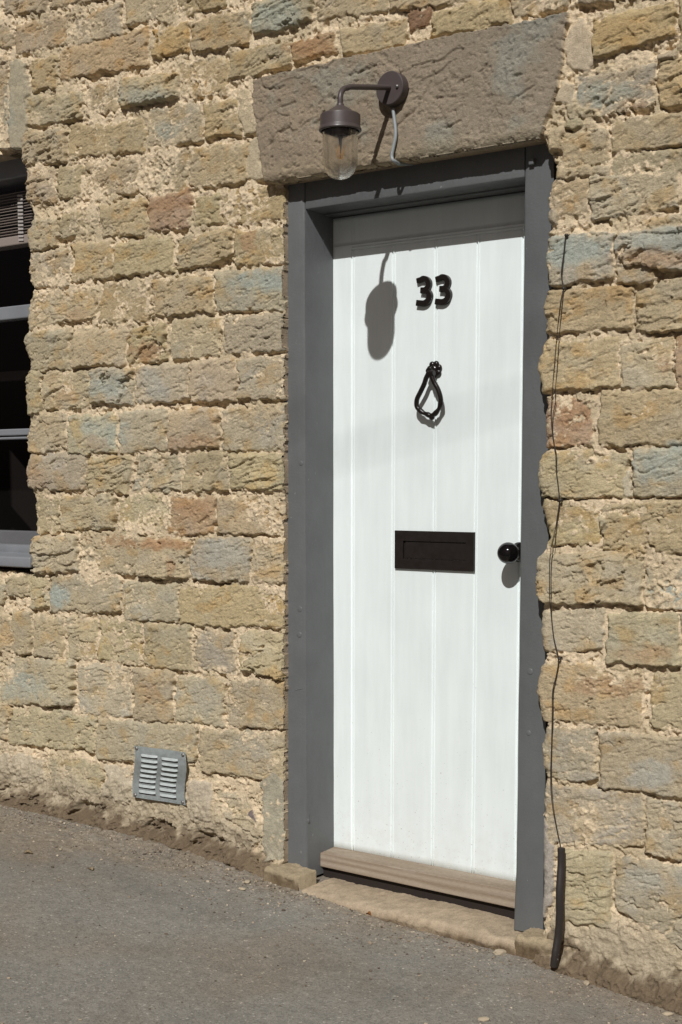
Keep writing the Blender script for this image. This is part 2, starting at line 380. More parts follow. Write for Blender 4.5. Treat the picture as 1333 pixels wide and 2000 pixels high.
# ------------------------------------------------------------------ stonework
# every visible stone: x-left, x-right, top-left y, top-right y, bottom-left y, bottom-right y (photo pixels on the wall face), colour
ST = [
(10,95,-35,-35,30,22,'g'),(100,215,-45,-50,12,-6,'t'),(-60,25,60,52,97,90,'g'),(30,140,52,25,103,82,'t'),(145,238,36,5,90,66,'g'),
(243,345,-30,-45,48,36,'g'),(348,447,-45,-55,32,15,'t'),(497,616,8,-22,70,36,'b'),(624,757,-40,-55,40,22,'g'),(762,935,-50,-65,20,-2,'t'),
(118,292,100,54,152,128,'o'),(60,113,118,106,183,166,'t'),(299,375,58,42,111,103,'O'),(380,490,45,18,109,82,'t'),(450,570,106,80,162,128,'g'),
(573,658,86,60,119,101,'r'),(668,796,62,32,110,86,'t'),(800,840,20,14,62,50,'R'),(843,1000,24,-8,76,46,'t'),(1003,1112,-10,-22,33,10,'g'),
(1160,1320,38,0,116,66,'o'),(1130,1200,-45,-55,12,4,'g'),(1205,1340,-60,-75,-2,-16,'t'),(1326,1420,0,-25,100,60,'t'),
(1128,1280,150,126,232,206,'b'),(1108,1180,205,200,234,226,'t'),(1288,1360,126,100,208,196,'o'),(1286,1330,108,94,121,111,'t'),
(1100,1186,262,250,328,316,'t'),(1070,1103,262,252,298,290,'t'),(1104,1136,236,229,252,246,'g'),(1195,1350,240,214,300,280,'o'),
(1195,1350,306,288,345,332,'g'),(1085,1190,332,322,350,340,'t'),(1078,1149,355,350,426,412,'o'),(1153,1326,346,330,426,404,'g'),(1066,1094,412,410,440,437,'g'),
(1060,1200,468,450,556,545,'b'),(1206,1350,454,438,520,530,'B'),(1206,1275,522,518,550,548,'g'),(1256,1350,432,414,452,440,'g'),
(1058,1236,568,558,651,640,'o'),(1243,1350,570,536,646,645,'o'),(1050,1212,668,658,766,758,'o'),(1213,1318,676,650,759,757,'t'),(1323,1360,656,650,756,755,'r'),
(1058,1161,782,778,873,868,'r'),(1173,1350,768,760,869,865,'o'),(1044,1226,882,880,973,969,'t'),(1238,1350,880,866,969,966,'b'),
(1054,1171,980,978,1061,1062,'o'),(1180,1350,982,977,1073,1080,'o'),(1172,1201,1011,1010,1040,1038,'p'),(1046,1256,1082,1078,1173,1183,'t'),(1261,1350,1098,1094,1183,1193,'B'),
(1052,1181,1190,1186,1273,1266,'g'),(1188,1329,1200,1198,1291,1301,'g'),(1334,1420,1200,1200,1300,1310,'g'),
(1044,1257,1295,1300,1402,1419,'o'),(1272,1350,1315,1320,1421,1428,'t'),(1054,1163,1419,1421,1519,1523,'g'),(1171,1350,1426,1441,1537,1556,'t'),
(1060,1257,1533,1551,1644,1656,'g'),(1262,1350,1559,1569,1669,1681,'g'),(1102,1197,1661,1669,1798,1812,'g'),(1202,1350,1679,1691,1765,1860,'g'),
# left of the door
(22,56,120,120,293,299,'k'),(-20,18,112,108,287,291,'t'),(-62,-24,112,108,287,291,'b'),(52,164,190,178,244,233,'g'),(170,231,173,162,221,218,'t'),(238,350,156,142,213,188,'b'),
(353,447,125,115,186,182,'o'),(42,132,262,253,322,318,'t'),(135,286,247,233,303,298,'t'),(288,396,213,198,286,272,'p'),(400,468,200,192,266,259,'o'),
(46,108,330,328,395,394,'t'),(112,160,326,324,388,380,'g'),(163,270,320,312,381,375,'t'),(270,366,308,292,379,369,'g'),(370,486,288,280,363,355,'t'),
(52,115,432,425,489,483,'g'),(117,195,420,408,466,456,'t'),(200,293,402,388,463,458,'t'),(294,374,382,370,451,441,'r'),(379,430,388,378,440,433,'t'),(433,560,372,360,433,426,'o'),
(50,139,496,488,561,555,'g'),(143,222,480,470,551,541,'o'),(226,338,478,462,539,529,'t'),(347,455,460,447,526,504,'t'),(458,560,452,442,516,512,'t'),
(50,192,574,564,641,616,'t'),(197,296,554,543,629,622,'o'),(298,417,548,537,619,610,'o'),(422,560,533,520,606,602,'b'),
(44,140,649,645,723,720,'g'),(144,250,653,640,716,712,'t'),(253,327,641,632,708,703,'s'),(337,430,626,620,699,695,'g'),(438,560,618,608,689,680,'g'),
(46,80,725,725,809,808,'g'),(84,177,728,723,797,795,'t'),(180,265,721,718,791,788,'b'),(267,370,716,710,784,781,'g'),(372,462,706,700,786,783,'t'),(466,560,703,690,781,778,'g'),
(44,127,811,808,883,880,'t'),(132,231,813,808,886,881,'b'),(235,327,804,798,881,876,'g'),(331,426,803,798,879,873,'o'),(433,560,803,790,880,878,'g'),
(46,169,889,886,956,955,'g'),(173,257,894,888,963,961,'t'),(264,355,889,888,959,958,'g'),(360,447,886,884,961,957,'t'),(450,560,886,885,956,958,'t'),
(60,114,969,968,1039,1037,'t'),(117,228,971,968,1036,1034,'t'),(234,328,969,968,1041,1042,'t'),(332,421,969,970,1041,1042,'r'),(427,560,973,968,1042,1045,'o'),
(58,157,1047,1045,1118,1117,'g'),(160,272,1041,1044,1119,1120,'s'),(274,371,1049,1052,1125,1127,'s'),(377,491,1051,1054,1132,1135,'p'),(495,560,1054,1056,1136,1137,'o'),
(15,60,1132,1124,1165,1160,'t'),(58,96,1128,1125,1188,1185,'t'),(-60,10,1138,1134,1180,1176,'g'),(100,236,1126,1130,1193,1196,'t'),(241,350,1136,1139,1211,1215,'g'),(354,560,1145,1145,1219,1226,'o'),
(-40,22,1196,1198,1273,1271,'t'),(25,63,1194,1196,1279,1276,'t'),(66,127,1204,1206,1279,1286,'t'),(132,187,1206,1209,1286,1286,'t'),(193,277,1209,1215,1287,1295,'t'),
(282,377,1219,1223,1296,1313,'t'),(384,459,1231,1235,1303,1316,'g'),(469,560,1236,1237,1311,1329,'t'),
(-40,144,1283,1291,1371,1379,'g'),(150,257,1296,1303,1389,1399,'g'),(260,339,1304,1311,1405,1409,'t'),(343,439,1321,1327,1411,1415,'p'),(446,560,1329,1333,1413,1429,'t'),
(-40,17,1373,1377,1441,1446,'t'),(20,187,1381,1397,1451,1466,'g'),(191,386,1403,1419,1481,1491,'g'),(392,560,1421,1437,1501,1531,'t'),
(100,200,1478,1490,1540,1550,'g'),(-40,88,1470,1482,1520,1528,'c'),(205,262,1496,1501,1560,1566,'c'),
]
CP = [  # free outlines: cement fillets, spalls and a flint
([(1128,38),(1145,38),(1158,70),(1160,125),(1150,140),(1125,138),(1104,125),(1106,90),(1118,60)],'c'),
([(1098,157),(1122,160),(1122,205),(1085,205),(1092,180)],'c'),
([(470,175),(489,171),(503,255),(478,265),(466,235)],'c'),
([(487,271),(508,266),(520,350),(482,355)],'c'),
([(418,1540),(482,1552),(515,1640),(442,1600)],'g'),
([(484,1556),(500,1590),(513,1608),(486,1608),(476,1585)],'f'),
([(506,1490),(520,1474),(557,1484),(557,1680),(513,1680),(511,1560)],'k'),
([(1213,930),(1233,915),(1237,970),(1216,970)],'c'),
([(368,1527),(414,1527),(420,1570),(412,1610),(372,1600)],'c'),
([(1056,1600),(1080,1600),(1082,1760),(1058,1800)],'k'),
([(1205,1690),(1340,1700),(1340,1760),(1205,1745)],'p'),
]
PAL = {'t': (.430, .355, .230), 'o': (.440, .345, .205), 'O': (.46, .330, .165), 'g': (.410, .358, .255), 'b': (.400, .362, .270), 'B': (.410, .365, .265),
       'r': (.385, .280, .180), 'R': (.26, .165, .11), 's': (.415, .345, .228), 'p': (.390, .350, .270), 'c': (.510, .445, .325), 'f': (.18, .15, .145), 'k': (.400, .362, .300)}
# stains with a shape of their own: x, y, rx, ry (photo pixels), colour, strength
STAIN = [(545,35,60,40,'bl',.75),(285,188,70,24,'bl',.6),(325,250,34,18,'bl',.55),(1185,185,55,28,'bl',.6),(1130,490,70,34,'bl',.85),(1290,470,110,26,'bl',.7),(1265,505,80,20,'ru',.55),
 (520,552,60,24,'bl',.8),(220,752,45,26,'bl',.65),(205,845,48,30,'bl',.6),(190,862,28,18,'ru',.45),(118,1165,26,22,'bl',.8),(45,1340,60,26,'bl',.55),(1300,900,70,36,'bl',.7),(1310,1160,50,20,'bl',.7),
 (20,215,12,50,'bl',.5),(285,688,34,22,'ru',.8),(215,1058,55,15,'ru',.65),(322,1063,52,13,'ru',.95),(338,1105,7,22,'ru',.6),(1115,805,45,28,'ru',.75),(1120,835,30,15,'ru',.4),(1190,1340,80,20,'ru',.6),
 (1110,1005,50,20,'ru',.3),(385,995,45,22,'ru',.55),(375,865,50,14,'ru',.45),(1262,1280,50,30,'ru',.4),(1255,1275,60,20,'ru',.3),(1300,708,20,25,'ru',.55),(1280,1510,50,30,'gb',.8),(1290,1720,80,30,'gb',.6),
 (430,1085,60,30,'gb',.5),(395,1365,44,40,'gb',.35),(300,750,35,30,'gb',.6),(335,400,45,14,'ru',.5),(1240,205,35,12,'ru',.5),(500,1470,60,40,'gb',.3),(610,92,45,20,'ru',.6),(490,470,12,30,'ru',.6),
 (335,90,35,20,'oc',.5),(1230,60,80,30,'oc',.4),(300,1350,18,20,'ru',.35),(70,930,30,25,'ru',.3),(130,770,18,20,'ru',.35),(160,620,30,15,'ru',.4),(100,740,12,16,'ru',.2)]
SC = {'bl': (.300, .350, .330), 'ru': (.330, .195, .105), 'gb': (.350, .350, .315), 'oc': (.43, .29, .13)}
LINTEL = [(497,157),(700,110),(900,68),(1115,26),(1106,80),(1101,130),(1092,172),(1075,225),(1056,272),(800,312),(522,358),(512,290),(503,240)]
DOOR_R = [(265,1056),(285,1066),(300,1072),(330,1083),(345,1081),(358,1071),(380,1066),(400,1067),(440,1070),(470,1065),(500,1061),(520,1063),(545,1068),(570,1067),(600,1060),(620,1064),(640,1067),(660,1063),(690,1055),(720,1046),
 (740,1054),(765,1056),(790,1063),(820,1058),(850,1062),(880,1062),(900,1050),(930,1046),(955,1050),(965,1056),(990,1053),(1005,1058),(1030,1065),(1050,1070),(1070,1060),(1090,1050),(1130,1045),(1165,1048),(1180,1056),(1200,1054),
 (1215,1056),(1230,1053),(1260,1056),(1280,1063),(1300,1055),(1330,1047),(1350,1043),(1380,1050),(1395,1054),(1430,1063),(1460,1055),(1490,1058),(1515,1064),(1540,1060),(1560,1059),(1580,1058),(2100,1055)]
WIN_R = [(280,40),(297,41),(320,46),(345,50),(390,50),(410,60),(440,62),(450,52),(465,52),(490,57),(520,53),(545,55),(562,62),(575,60),(600,54),(630,50),(650,52),(667,47),(690,52),(715,57),(735,51),(760,50),(800,55),(830,54),(850,49),
 (875,51),(890,57),(930,52),(950,55),(970,66),(1000,67),(1040,67),(1065,63),(1085,61),(1105,68),(1125,66)]
WIN_L, WIN_TOP, WIN_BOT = -2.09, float(on_y(22, 296, 0.032)[2]), float(on_y(30, 1119, 0.032)[2])

def axis(lo, hi, step, far_lo, far_hi, coarse):
    a = np.arange(lo, hi+step/2, step)
    b = np.arange(far_lo, lo-coarse/4, coarse); c = np.arange(hi+coarse, far_hi+coarse, coarse)
    return np.concatenate([b, a, c])
STEP = 0.0024
gx = axis(-1.36, 1.24, STEP, -3.2, 3.0, 0.011)
gz = axis(-0.25, 2.72, STEP, -0.70, 3.7, 0.011)
NX, NZ = len(gx), len(gz)
XX, ZZ = np.meshgrid(gx, gz)
YOFF = 0.032*(1-sstep(-0.05, 0.70, XX))          # left of the door the wall stands a little further back
PX, PY = to_px(XX, YOFF, ZZ)
LPX, LPY = to_px(XX, 0.0, ZZ)
wa = fbm(XX*19, ZZ*19, 3, 1); wb = fbm(XX*19+40, ZZ*19, 3, 2)
wc = vn(XX*75, ZZ*75, 9); wd = vn(XX*75+9, ZZ*75+5, 10)
WX = PX + 7.0*wa + 3.0*wc; WY = PY + 6.5*wb + 3.0*wd

S = np.full((NZ, NX), -99.0, np.float32)      # signed depth inside the nearest stone (px)
PROF = np.zeros((NZ, NX), np.float32); H0 = np.zeros((NZ, NX), np.float32)
COL = np.zeros((NZ, NX, 3), np.float32); CEM = np.zeros((NZ, NX), np.float32); TILT = np.zeros((NZ, NX), np.float32)
SID = np.zeros((NZ, NX), np.float32); KL = np.full((NZ, NX), 0.5, np.float32); KP = np.full((NZ, NX), 0.4, np.float32); KT = np.full((NZ, NX), 0.5, np.float32)
rs = np.random.default_rng(7)
def lay(poly, code, rads, k=9.0, height=None):
    P = np.array(poly, float)
    W = [on_y(a, b) for a, b in poly]
    x0, x1 = min(q[0] for q in W)-0.05, max(q[0] for q in W)+0.10; z0, z1 = min(q[2] for q in W)-0.06, max(q[2] for q in W)+0.06
    j0, j1 = np.searchsorted(gx, [x0, x1]); i0, i1 = np.searchsorted(gz, [z0, z1])
    if j1 <= j0 or i1 <= i0: return
    wx, wy = WX[i0:i1, j0:j1], WY[i0:i1, j0:j1]
    n = len(P); dm = None; em = None
    for a in range(n):
        A, B = P[a], P[(a+1) % n]; e = B-A; l = math.hypot(*e)
        d = (e[0]*(wy-A[1])-e[1]*(wx-A[0]))/l        # positive inside: outline runs clockwise on the picture
        r = rads[a % len(rads)]
        q = np.clip(d/r, -1, 1)
        dm = d if dm is None else smin(dm, d, k)
        em = q if em is None else smin(em, q, 0.35)
    em = np.clip(em, 0, 1); pr = np.sqrt(np.clip(1-(1-em)**2, 0, 1))
    up = dm > S[i0:i1, j0:j1]
    S[i0:i1, j0:j1][up] = dm[up]; PROF[i0:i1, j0:j1][up] = pr[up]
    h = rs.uniform(0.012, 0.024) if height is None else height
    H0[i0:i1, j0:j1][up] = h
    cx, cz = (x0+x1)/2, (z0+z1)/2
    tx, tz = rs.normal(0, 0.022), rs.normal(0, 0.034)
    TILT[i0:i1, j0:j1][up] = (tx*(XX[i0:i1, j0:j1]-cx)+tz*(ZZ[i0:i1, j0:j1]-cz))[up]
    c0 = np.array(PAL[code]); c0 = c0 if code in 'rRcfk' else 0.55*c0+0.45*np.array((.418, .350, .238))
    c = c0*rs.uniform(0.93, 1.07)*np.array([1, rs.uniform(0.985, 1.02), rs.uniform(0.94, 1.06)])
    COL[i0:i1, j0:j1][up] = c
    CEM[i0:i1, j0:j1][up] = 1.0 if code in 'cfk' else 0.0
    SID[i0:i1, j0:j1][up] = rs.uniform(0, 50)
    kind_ = rs.choice(4, p=[0.58, 0.18, 0.12, 0.12])     # smooth bed face, ledged, pitted, broken
    KL[i0:i1, j0:j1][up] = (0.16, 0.9, 0.3, 0.6)[kind_]*rs.uniform(0.7, 1.2)
    KP[i0:i1, j0:j1][up] = (0.35, 0.4, 1.0, 0.8)[kind_]*rs.uniform(0.7, 1.2)
    KT[i0:i1, j0:j1][up] = (0.35, 0.6, 0.5, 1.3)[kind_]*rs.uniform(0.7, 1.2)
for (xl, xr, a, b, c, d, code) in ST:
    g = 2.2
    e = 0.3
    lay([(xl-e, a-g), (xr+e, b-g), (xr+e, d+g), (xl-e, c+g)], code, (11, 6, 4.5, 6), k=7.0, height=0.004 if code == 'c' else None)
for poly, code in CP:
    lay(poly, code, (6,), k=5.0, height=0.007)
# beyond the picture the same coursed stonework goes on
far = (PX < -22) | (PX > 1346) | (PY < -36)
zz_ = ZZ+0.022*np.sin(ZZ*7.3+0.6)+wb*0.014+0.006*wd; cz_ = zz_/0.128
ci = np.floor(cz_); off = np.mod(np.sin(ci*12.9898)*43758.5453, 1.0); wd_ = 0.17+0.07*np.mod(np.sin(ci*4.71)*917.3, 1.0)
xs_ = (XX+wa*0.016+0.006*wc+0.03*np.sin(XX*9+ci))/wd_+off; si = np.floor(xs_); fx = xs_-si; fz = cz_-ci
hsh = np.mod(np.sin(ci*78.233+si*37.719)*43758.5453, 1.0)
dd = np.minimum(np.minimum(fx, 1-fx)*200, np.minimum(fz, 1-fz)*128)/1.7-3.5
S[far] = dd[far]; PROF[far] = np.clip(dd/9, 0, 1)[far]; H0[far] = (0.011+0.01*hsh)[far]; SID[far] = (hsh*50)[far]
pk = np.array([PAL[c] for c in 'togbtgot']); COL[far] = pk[np.clip((hsh*8).astype(int), 0, 7)][far]; TILT[far] = 0; CEM[far] = 0

# split rock faces: broken plates with sharp lower lips, spalls and pits
rx, rz = XX+SID*3.1, ZZ*1.35-XX*0.22+SID*1.7
w1 = fbm(rx*15, rz*15, 3, 3); w2 = fbm(rx*40, rz*40, 3, 12)
f1 = fbm(rx*10+w1*0.7, rz*14+w1*0.7, 3, 4)
gate = sstep(-0.15, 0.35, fbm(rx*8+9, rz*9, 2, 12)); gate2 = sstep(-0.2, 0.3, fbm(rx*10+3, rz*12+8, 2, 5))
def lips(freq, wr, seed):                     # plates that end below in a sharp lip
    q = rz*freq + wr*fbm(rx*freq*0.30, rz*freq*0.45, 4, seed); fr = q-np.floor(q)
    return sstep(0.0, 0.06, fr)*(1-fr)
rock = KT*0.0090*terrace(fbm(rx*6+w1*0.4, rz*9+w1*0.4, 2, 4)*0.5+0.5, 3.0, 0.04)
g3 = sstep(0.12, 0.40, fbm(rx*9+31, rz*11, 2, 6)); gate = sstep(-0.05, 0.35, fbm(rx*6+9, rz*8, 2, 12))
rock = rock+KL*(0.0085*gate*lips(16, 1.0, 6)+0.0050*g3*lips(40, 1.1, 9))
rock = rock+0.0032*(fbm(rx*4.5, rz*6, 2, 15))
rock = rock-0.0011*np.abs(fbm(rx*60+w2*0.5, rz*85+w2*0.5, 3, 8))+0.0008*fbm(rx*150, rz*190, 2, 3)
nick = sstep(0.38, 0.44, fbm(rx*30+w2*0.8+rz*14, rz*72+w2*0.8, 3, 14))
nick2 = sstep(0.36, 0.46, fbm(rx*105, rz*160, 2, 2))
rock = rock-0.0055*nick*(0.45+0.55*KP)-0.0022*nick2*(0.5+0.5*KP)
pit = sstep(0.40, 0.47, fbm(XX*19+7+w2*0.5, ZZ*30+w2*0.5, 3, 13))
rock = rock-0.017*pit*KP*gate2
spall = sstep(0.32, 0.345, fbm(rx*9+20+w2*0.2, rz*11+w2*0.3, 2, 1))
rock = rock-0.007*spall*KT
grit1 = fbm(XX*110, ZZ*110, 3, 7, 0.65); grit2 = fbm(XX*45, ZZ*45, 3, 11)
stone_h = -0.0025 + H0*PROF + TILT*PROF + (rock-0.0085)*(0.3+0.7*PROF)
cem_h = H0*PROF + 0.0012*grit2 + 0.0006*grit1
stone_h = np.where(CEM > 0.5, cem_h, stone_h)
stone_h = np.where(S > 0, stone_h, -0.03-0.0*S)
mort_h = 0.0012 + 0.0048*grit1*sstep(-.5, .4, grit2) + 0.0055*fbm(XX*14, ZZ*14, 2, 14) - 0.008*sstep(0.15, 0.5, grit2) - 0.007*sstep(0.36, 0.48, fbm(XX*60, ZZ*60, 2, 13)) + 0.004*sstep(.2, .5, fbm(XX*80+5, ZZ*80, 2, 6))
# open joints under many of the stones
st = S > 0
reach = 0.6+8.0*sstep(-0.05, 0.5, fbm(XX*11+3, ZZ*15, 4, 9)); gap = np.zeros(st.shape, np.float32)
for n_ in range(1, 10):
    ab = np.zeros_like(st); ab[:-n_] = st[n_:]
    gap = np.maximum(gap, (ab & ~st & (reach >= n_+0.5)).astype(np.float32))
mort_h = mort_h-0.0155*gap
diff = stone_h-mort_h
hh = np.maximum(stone_h, mort_h)
msk = sstep(-0.0018, 0.0012, diff)

# colour of stone and mortar
tone = fbm(XX*9, ZZ*11, 4, 2); tone2 = fbm(XX*28+3, ZZ*34, 4, 5)
stone_c = COL*0.92*(1+0.10*tone+0.12*tone2+0.10*fbm(XX*200, ZZ*220, 2, 9)-0.13*nick2)[..., None]
br = sstep(0.08, 0.55, fbm(XX*17+5, ZZ*24, 4, 9))*0.6*(1-CEM)
stone_c = stone_c*(1-br[..., None])+(stone_c*np.array([1.02, .84, .60]))*br[..., None]
gr = sstep(0.0, 0.5, fbm(XX*13+25, ZZ*15, 4, 15))*0.55*(1-CEM)
stone_c = stone_c*(1-gr[..., None])+(stone_c*np.array([.93, 1.0, 1.15]))*gr[..., None]
for (x, y, a, b, code, k) in STAIN:
    q = ((WX-x)/a)**2+((WY-y)/b)**2
    sel = q < 2.2
    if not sel.any(): continue
    t = (k*0.85*sstep(1.5, 0.1, q[sel]+0.9*tone2[sel]+0.5*tone[sel])).astype(np.float32)[:, None]
    stone_c[sel] = stone_c[sel]*(1-t)+np.array(SC[code])*t
mort_c = np.array([.62, .515, .385])*(1+0.16*grit1+0.10*tone)[..., None]
darkm = sstep(-0.15, 0.4, fbm(XX*14, ZZ*14, 4, 3))*0.85
mort_c = mort_c*(1-darkm[..., None])+np.array([.46, .385, .275])*darkm[..., None]
upper_k = sstep(1.2, 2.5, ZZ+0.3*tone)[..., None]            # the upper courses are browner
stone_c = stone_c*(np.array([1.185, 1.182, 1.155])*(1-upper_k)+np.array([1.10, 1.045, .955])*upper_k)
colr = mort_c*np.array([1.09, 1.07, .985])*(1-msk[..., None])+stone_c*msk[..., None]

# lintel
def inside_poly(P):
    ins = np.zeros((NZ, NX), bool); n = len(P)
    x = LPX+2.2*wc+1.5*wa; y = LPY+2.2*wd+1.5*wb
    for a in range(n):
        (xa, ya), (xb, yb) = P[a], P[(a+1) % n]
        if ya == yb: continue
        cnd = ((ya > y) != (yb > y)) & (x < (xb-xa)*(y-ya)/(yb-ya)+xa)
        ins ^= cnd
    return ins
LM = inside_poly(LINTEL)
lt = fbm(XX*9+3*ZZ, ZZ*9, 4, 10)
lr = 0.0045*sstep(0.05, 0.4, fbm(XX*5, ZZ*6, 2, 7))*lips(12, 1.6, 3)-0.003*sstep(0.44, 0.50, fbm(XX*38+ZZ*14, ZZ*44-XX*20, 3, 9))-0.0018*sstep(.36, .46, fbm(XX*110, ZZ*130, 2, 5))+0.0075*terrace(fbm(XX*7-ZZ*5, ZZ*7+XX*3, 4, 2)*0.5+0.5, 3.0, 0.10)+0.0020*terrace(fbm(XX*26, ZZ*26, 4, 6)*0.5+0.5, 4, 0.3)+0.0006*fbm(XX*120, ZZ*120, 3, 1)
lpit = sstep(0.30, 0.42, fbm(XX*50, ZZ*60, 3, 4))
ed = np.clip((ZZ-1.962)/0.03, 0, 1)
lint_h = 0.009+lr-0.0014*lpit-0.012*(1-ed)**2
CRK = [[(846,160),(838,182),(824,194),(817,214),(792,238),(775,252)],[(1046,172),(1018,190),(1000,206)],[(858,195),(880,191),(897,190)],[(642,222),(634,236),(622,244)],[(575,246),(548,262),(532,284)],[(702,160),(694,184)],
       [(1003,100),(996,124)],[(560,170),(545,178),(520,172)],[(920,150),(905,165)],[(660,258),(676,252)],[(1010,150),(1024,146)],[(742,128),(715,140),(690,150)],[(560,330),(590,326)],[(955,128),(948,142)],[(880,250),(905,240)]]
lx, ly = LPX+3.0*wc+2.0*wa, LPY+3.0*wd+2.0*wb; crk = np.zeros_like(lint_h)
for line in CRK:
    for (xa, ya), (xb, yb) in zip(line, line[1:]):
        vx, vy = xb-xa, yb-ya; t_ = np.clip(((lx-xa)*vx+(ly-ya)*vy)/(vx*vx+vy*vy), 0, 1)
        dd_ = np.hypot(lx-xa-t_*vx, ly-ya-t_*vy)
        sel = dd_ < 12
        crk[sel] = np.maximum(crk[sel], np.exp(-(dd_[sel]/2.6)**2)*(0.65+0.35*wa[sel]))
lint_h = lint_h-0.0085*crk
hh = np.where(LM, lint_h, hh)
lc = np.array([.288, .232, .166])*(1+0.14*lt)[..., None]
k = (sstep(0.0, 0.45, fbm(XX*8+2, ZZ*11, 4, 13))*0.75)[..., None]
lc = lc*(1-k)+np.array([.275, .262, .210])*k
k = sstep(2.03, 1.975, ZZ+0.02*lt)[..., None]*0.75
lc = lc*(1-k)+np.array([.325, .265, .180])*k
k = sstep(620, 1000, LPX+60*lt)[..., None]*0.6; lc = lc*(1-k)+lc*np.array([.98, 1.04, 1.10])*k
colr = np.where(LM[..., None], lc, colr)

# openings
wig = 1.6*wc+1.2*wd
door_r = poly_x(DOOR_R, PY)
lint_b = np.interp(PX, [522, 800, 1056, 1058, 1075, 1085], [358, 312, 272, 282, 300, 345])
DO = (PX > 556+0.6*wig) & (PX < door_r+wig) & np.where(XX < 0.76, ZZ < 1.9645+0.001*wc, PY > lint_b+0.8*wig)
win_r = poly_x(WIN_R, PY)
ztop = np.where(PX > -30, WIN_TOP-0.0, WIN_TOP)
WO = (XX > WIN_L) & (PX < win_r+wig) & (ZZ < ztop) & (ZZ > WIN_BOT-0.012*fbm(XX*20, ZZ*0, 2, 3))
WO &= (PY < 1124) | (PX < -100)
# stones round back into the openings
def roll(dist_px, r, depth):
    e = np.clip(dist_px/r, 0, 1)
    return depth*(1-np.sqrt(np.clip(1-(1-e)**2, 0, 1)))
near = (PY > 262) & (PX > 1030)
hh = hh-np.where(near & ~LM, roll(PX-door_r-wig, 16, 0.032), 0)
nearl = (PY > 358) & (PX < 640)
hh = hh-np.where(nearl & (PX > 500), roll(556-PX, 5, 0.010), 0)
nearw = (PX > 0) & (PX < 140) & (PY > 290) & (PY < 1112)
hh = hh-np.where(nearw, roll(PX-win_r-wig, 12, 0.022), 0)

# rendered foot of the wall, dirty where it meets the pavement
gl = ground_line(XX)
up = ZZ-gl
foot = sstep(0.10, 0.0, up+0.02*tone2)
rend = sstep(0.16, 0.05, up+0.07*tone+0.04*np.sin(XX*5))
rend = rend*(1-0.85*CEM)
rend = np.where(XX < -0.2, sstep(0.20, 0.08, up+0.10*tone), rend)
rough_r = (0.006*grit1+0.010*grit2+0.006*fbm(XX*22, ZZ*26, 3, 2))*np.where(XX > 0.8, 0.45, 1.0)
hh = hh*(1-0.75*rend)+rend*(0.010+rough_r)+0.045*foot**2+0.006*foot*grit1
cave = sstep(0.05, 0.3, fbm(XX*9+1.3+0.4*tone2, ZZ*22+0.6*tone2, 4, 8))*sstep(0.075, 0.05, up)*sstep(0.0, 0.03, up)*np.where(XX < -0.3, 1.0, 0.15)
hh = hh-0.028*cave
rc = np.array([.385, .330, .238])*(1+0.16*tone2+0.12*grit1)[..., None]
kk = (rend*0.8)[..., None]; colr = colr*(1-kk)+rc*kk
dirt = sstep(0.085, 0.035, up+0.04*tone2+0.025*grit2-0.02*tone)
dirt = np.maximum(dirt, 0.75*sstep(0.12, 0.03, up+0.06*tone)*sstep(0.0, 0.5, fbm(XX*12, ZZ*16, 4, 1)))
kk = (dirt*0.86)[..., None]
dc = np.array([.115, .080, .048])*(1+0.35*grit1+0.2*tone2)[..., None]
colr = colr*(1-kk)+dc*kk

WY_ = np.where(LM, 0, YOFF)-hh
VV = np.stack([XX, WY_, ZZ], -1).reshape(-1, 3)
CC = np.clip(colr, 0.01, 0.9).reshape(-1, 3)
hole = (DO | WO)
def quad_any(a):   # a cell belongs to the mask when most of its corners do
    s = a[:-1, :-1].astype(np.int8)+a[1:, :-1]+a[:-1, 1:]+a[1:, 1:]
    return s >= 2
HC = quad_any(hole); LC = quad_any(LM) & ~HC
idx = np.arange(NX*NZ).reshape(NZ, NX)
def cells_to_mesh(keepc, name, back, parent, bigx=None):
    ii, jj = np.nonzero(keepc)
    Q = np.stack([idx[ii, jj], idx[ii, jj+1], idx[ii+1, jj+1], idx[ii+1, jj]], 1)
    E = []
    # edges towards an opening get a return into the thickness of the wall
    kp = keepc
    a = kp[:, :-1] & HC[:, 1:]; i, j = np.nonzero(a); E.append(np.stack([idx[i, j+1], idx[i+1, j+1]], 1))
    a = kp[:, 1:] & HC[:, :-1]; i, j = np.nonzero(a); E.append(np.stack([idx[i+1, j+1], idx[i, j+1]], 1))
    a = kp[:-1, :] & HC[1:, :]; i, j = np.nonzero(a); E.append(np.stack([idx[i+1, j+1], idx[i+1, j]], 1))
    a = kp[1:, :] & HC[:-1, :]; i, j = np.nonzero(a); E.append(np.stack([idx[i+1, j], idx[i+1, j+1]], 1))
    E = np.concatenate(E)
    used = np.unique(np.concatenate([Q.ravel(), E.ravel()])); remap = np.full(NX*NZ, -1); remap[used] = np.arange(len(used))
    V = VV[used]; C = CC[used]
    nb = len(V); Vx = [V]; Cx = [C]; Qx = [remap[Q]]
    eu = np.unique(E); er = np.full(NX*NZ, -1)
    prev = remap
    for s, yb in enumerate(back):
        er = np.full(NX*NZ, -1); er[eu] = nb+np.arange(len(eu)); nb += len(eu)
        b = VV[eu].copy(); b[:, 1] = np.maximum(b[:, 1], yb)+0.002*np.sin(b[:, 2]*220+s); Vx.append(b)
        Cx.append(np.tile(np.array([[.50, .40, .28]]), (len(eu), 1))*(0.92+0.1*np.sin(b[:, 2:3]*60)))
        Qx.append(np.stack([prev[E[:, 0]], er[E[:, 0]], er[E[:, 1]], prev[E[:, 1]]], 1)[:, ::-1]); prev = er
    return mesh_np(name, np.concatenate(Vx), np.concatenate(Qx), M_STONE, parent, np.concatenate(Cx))

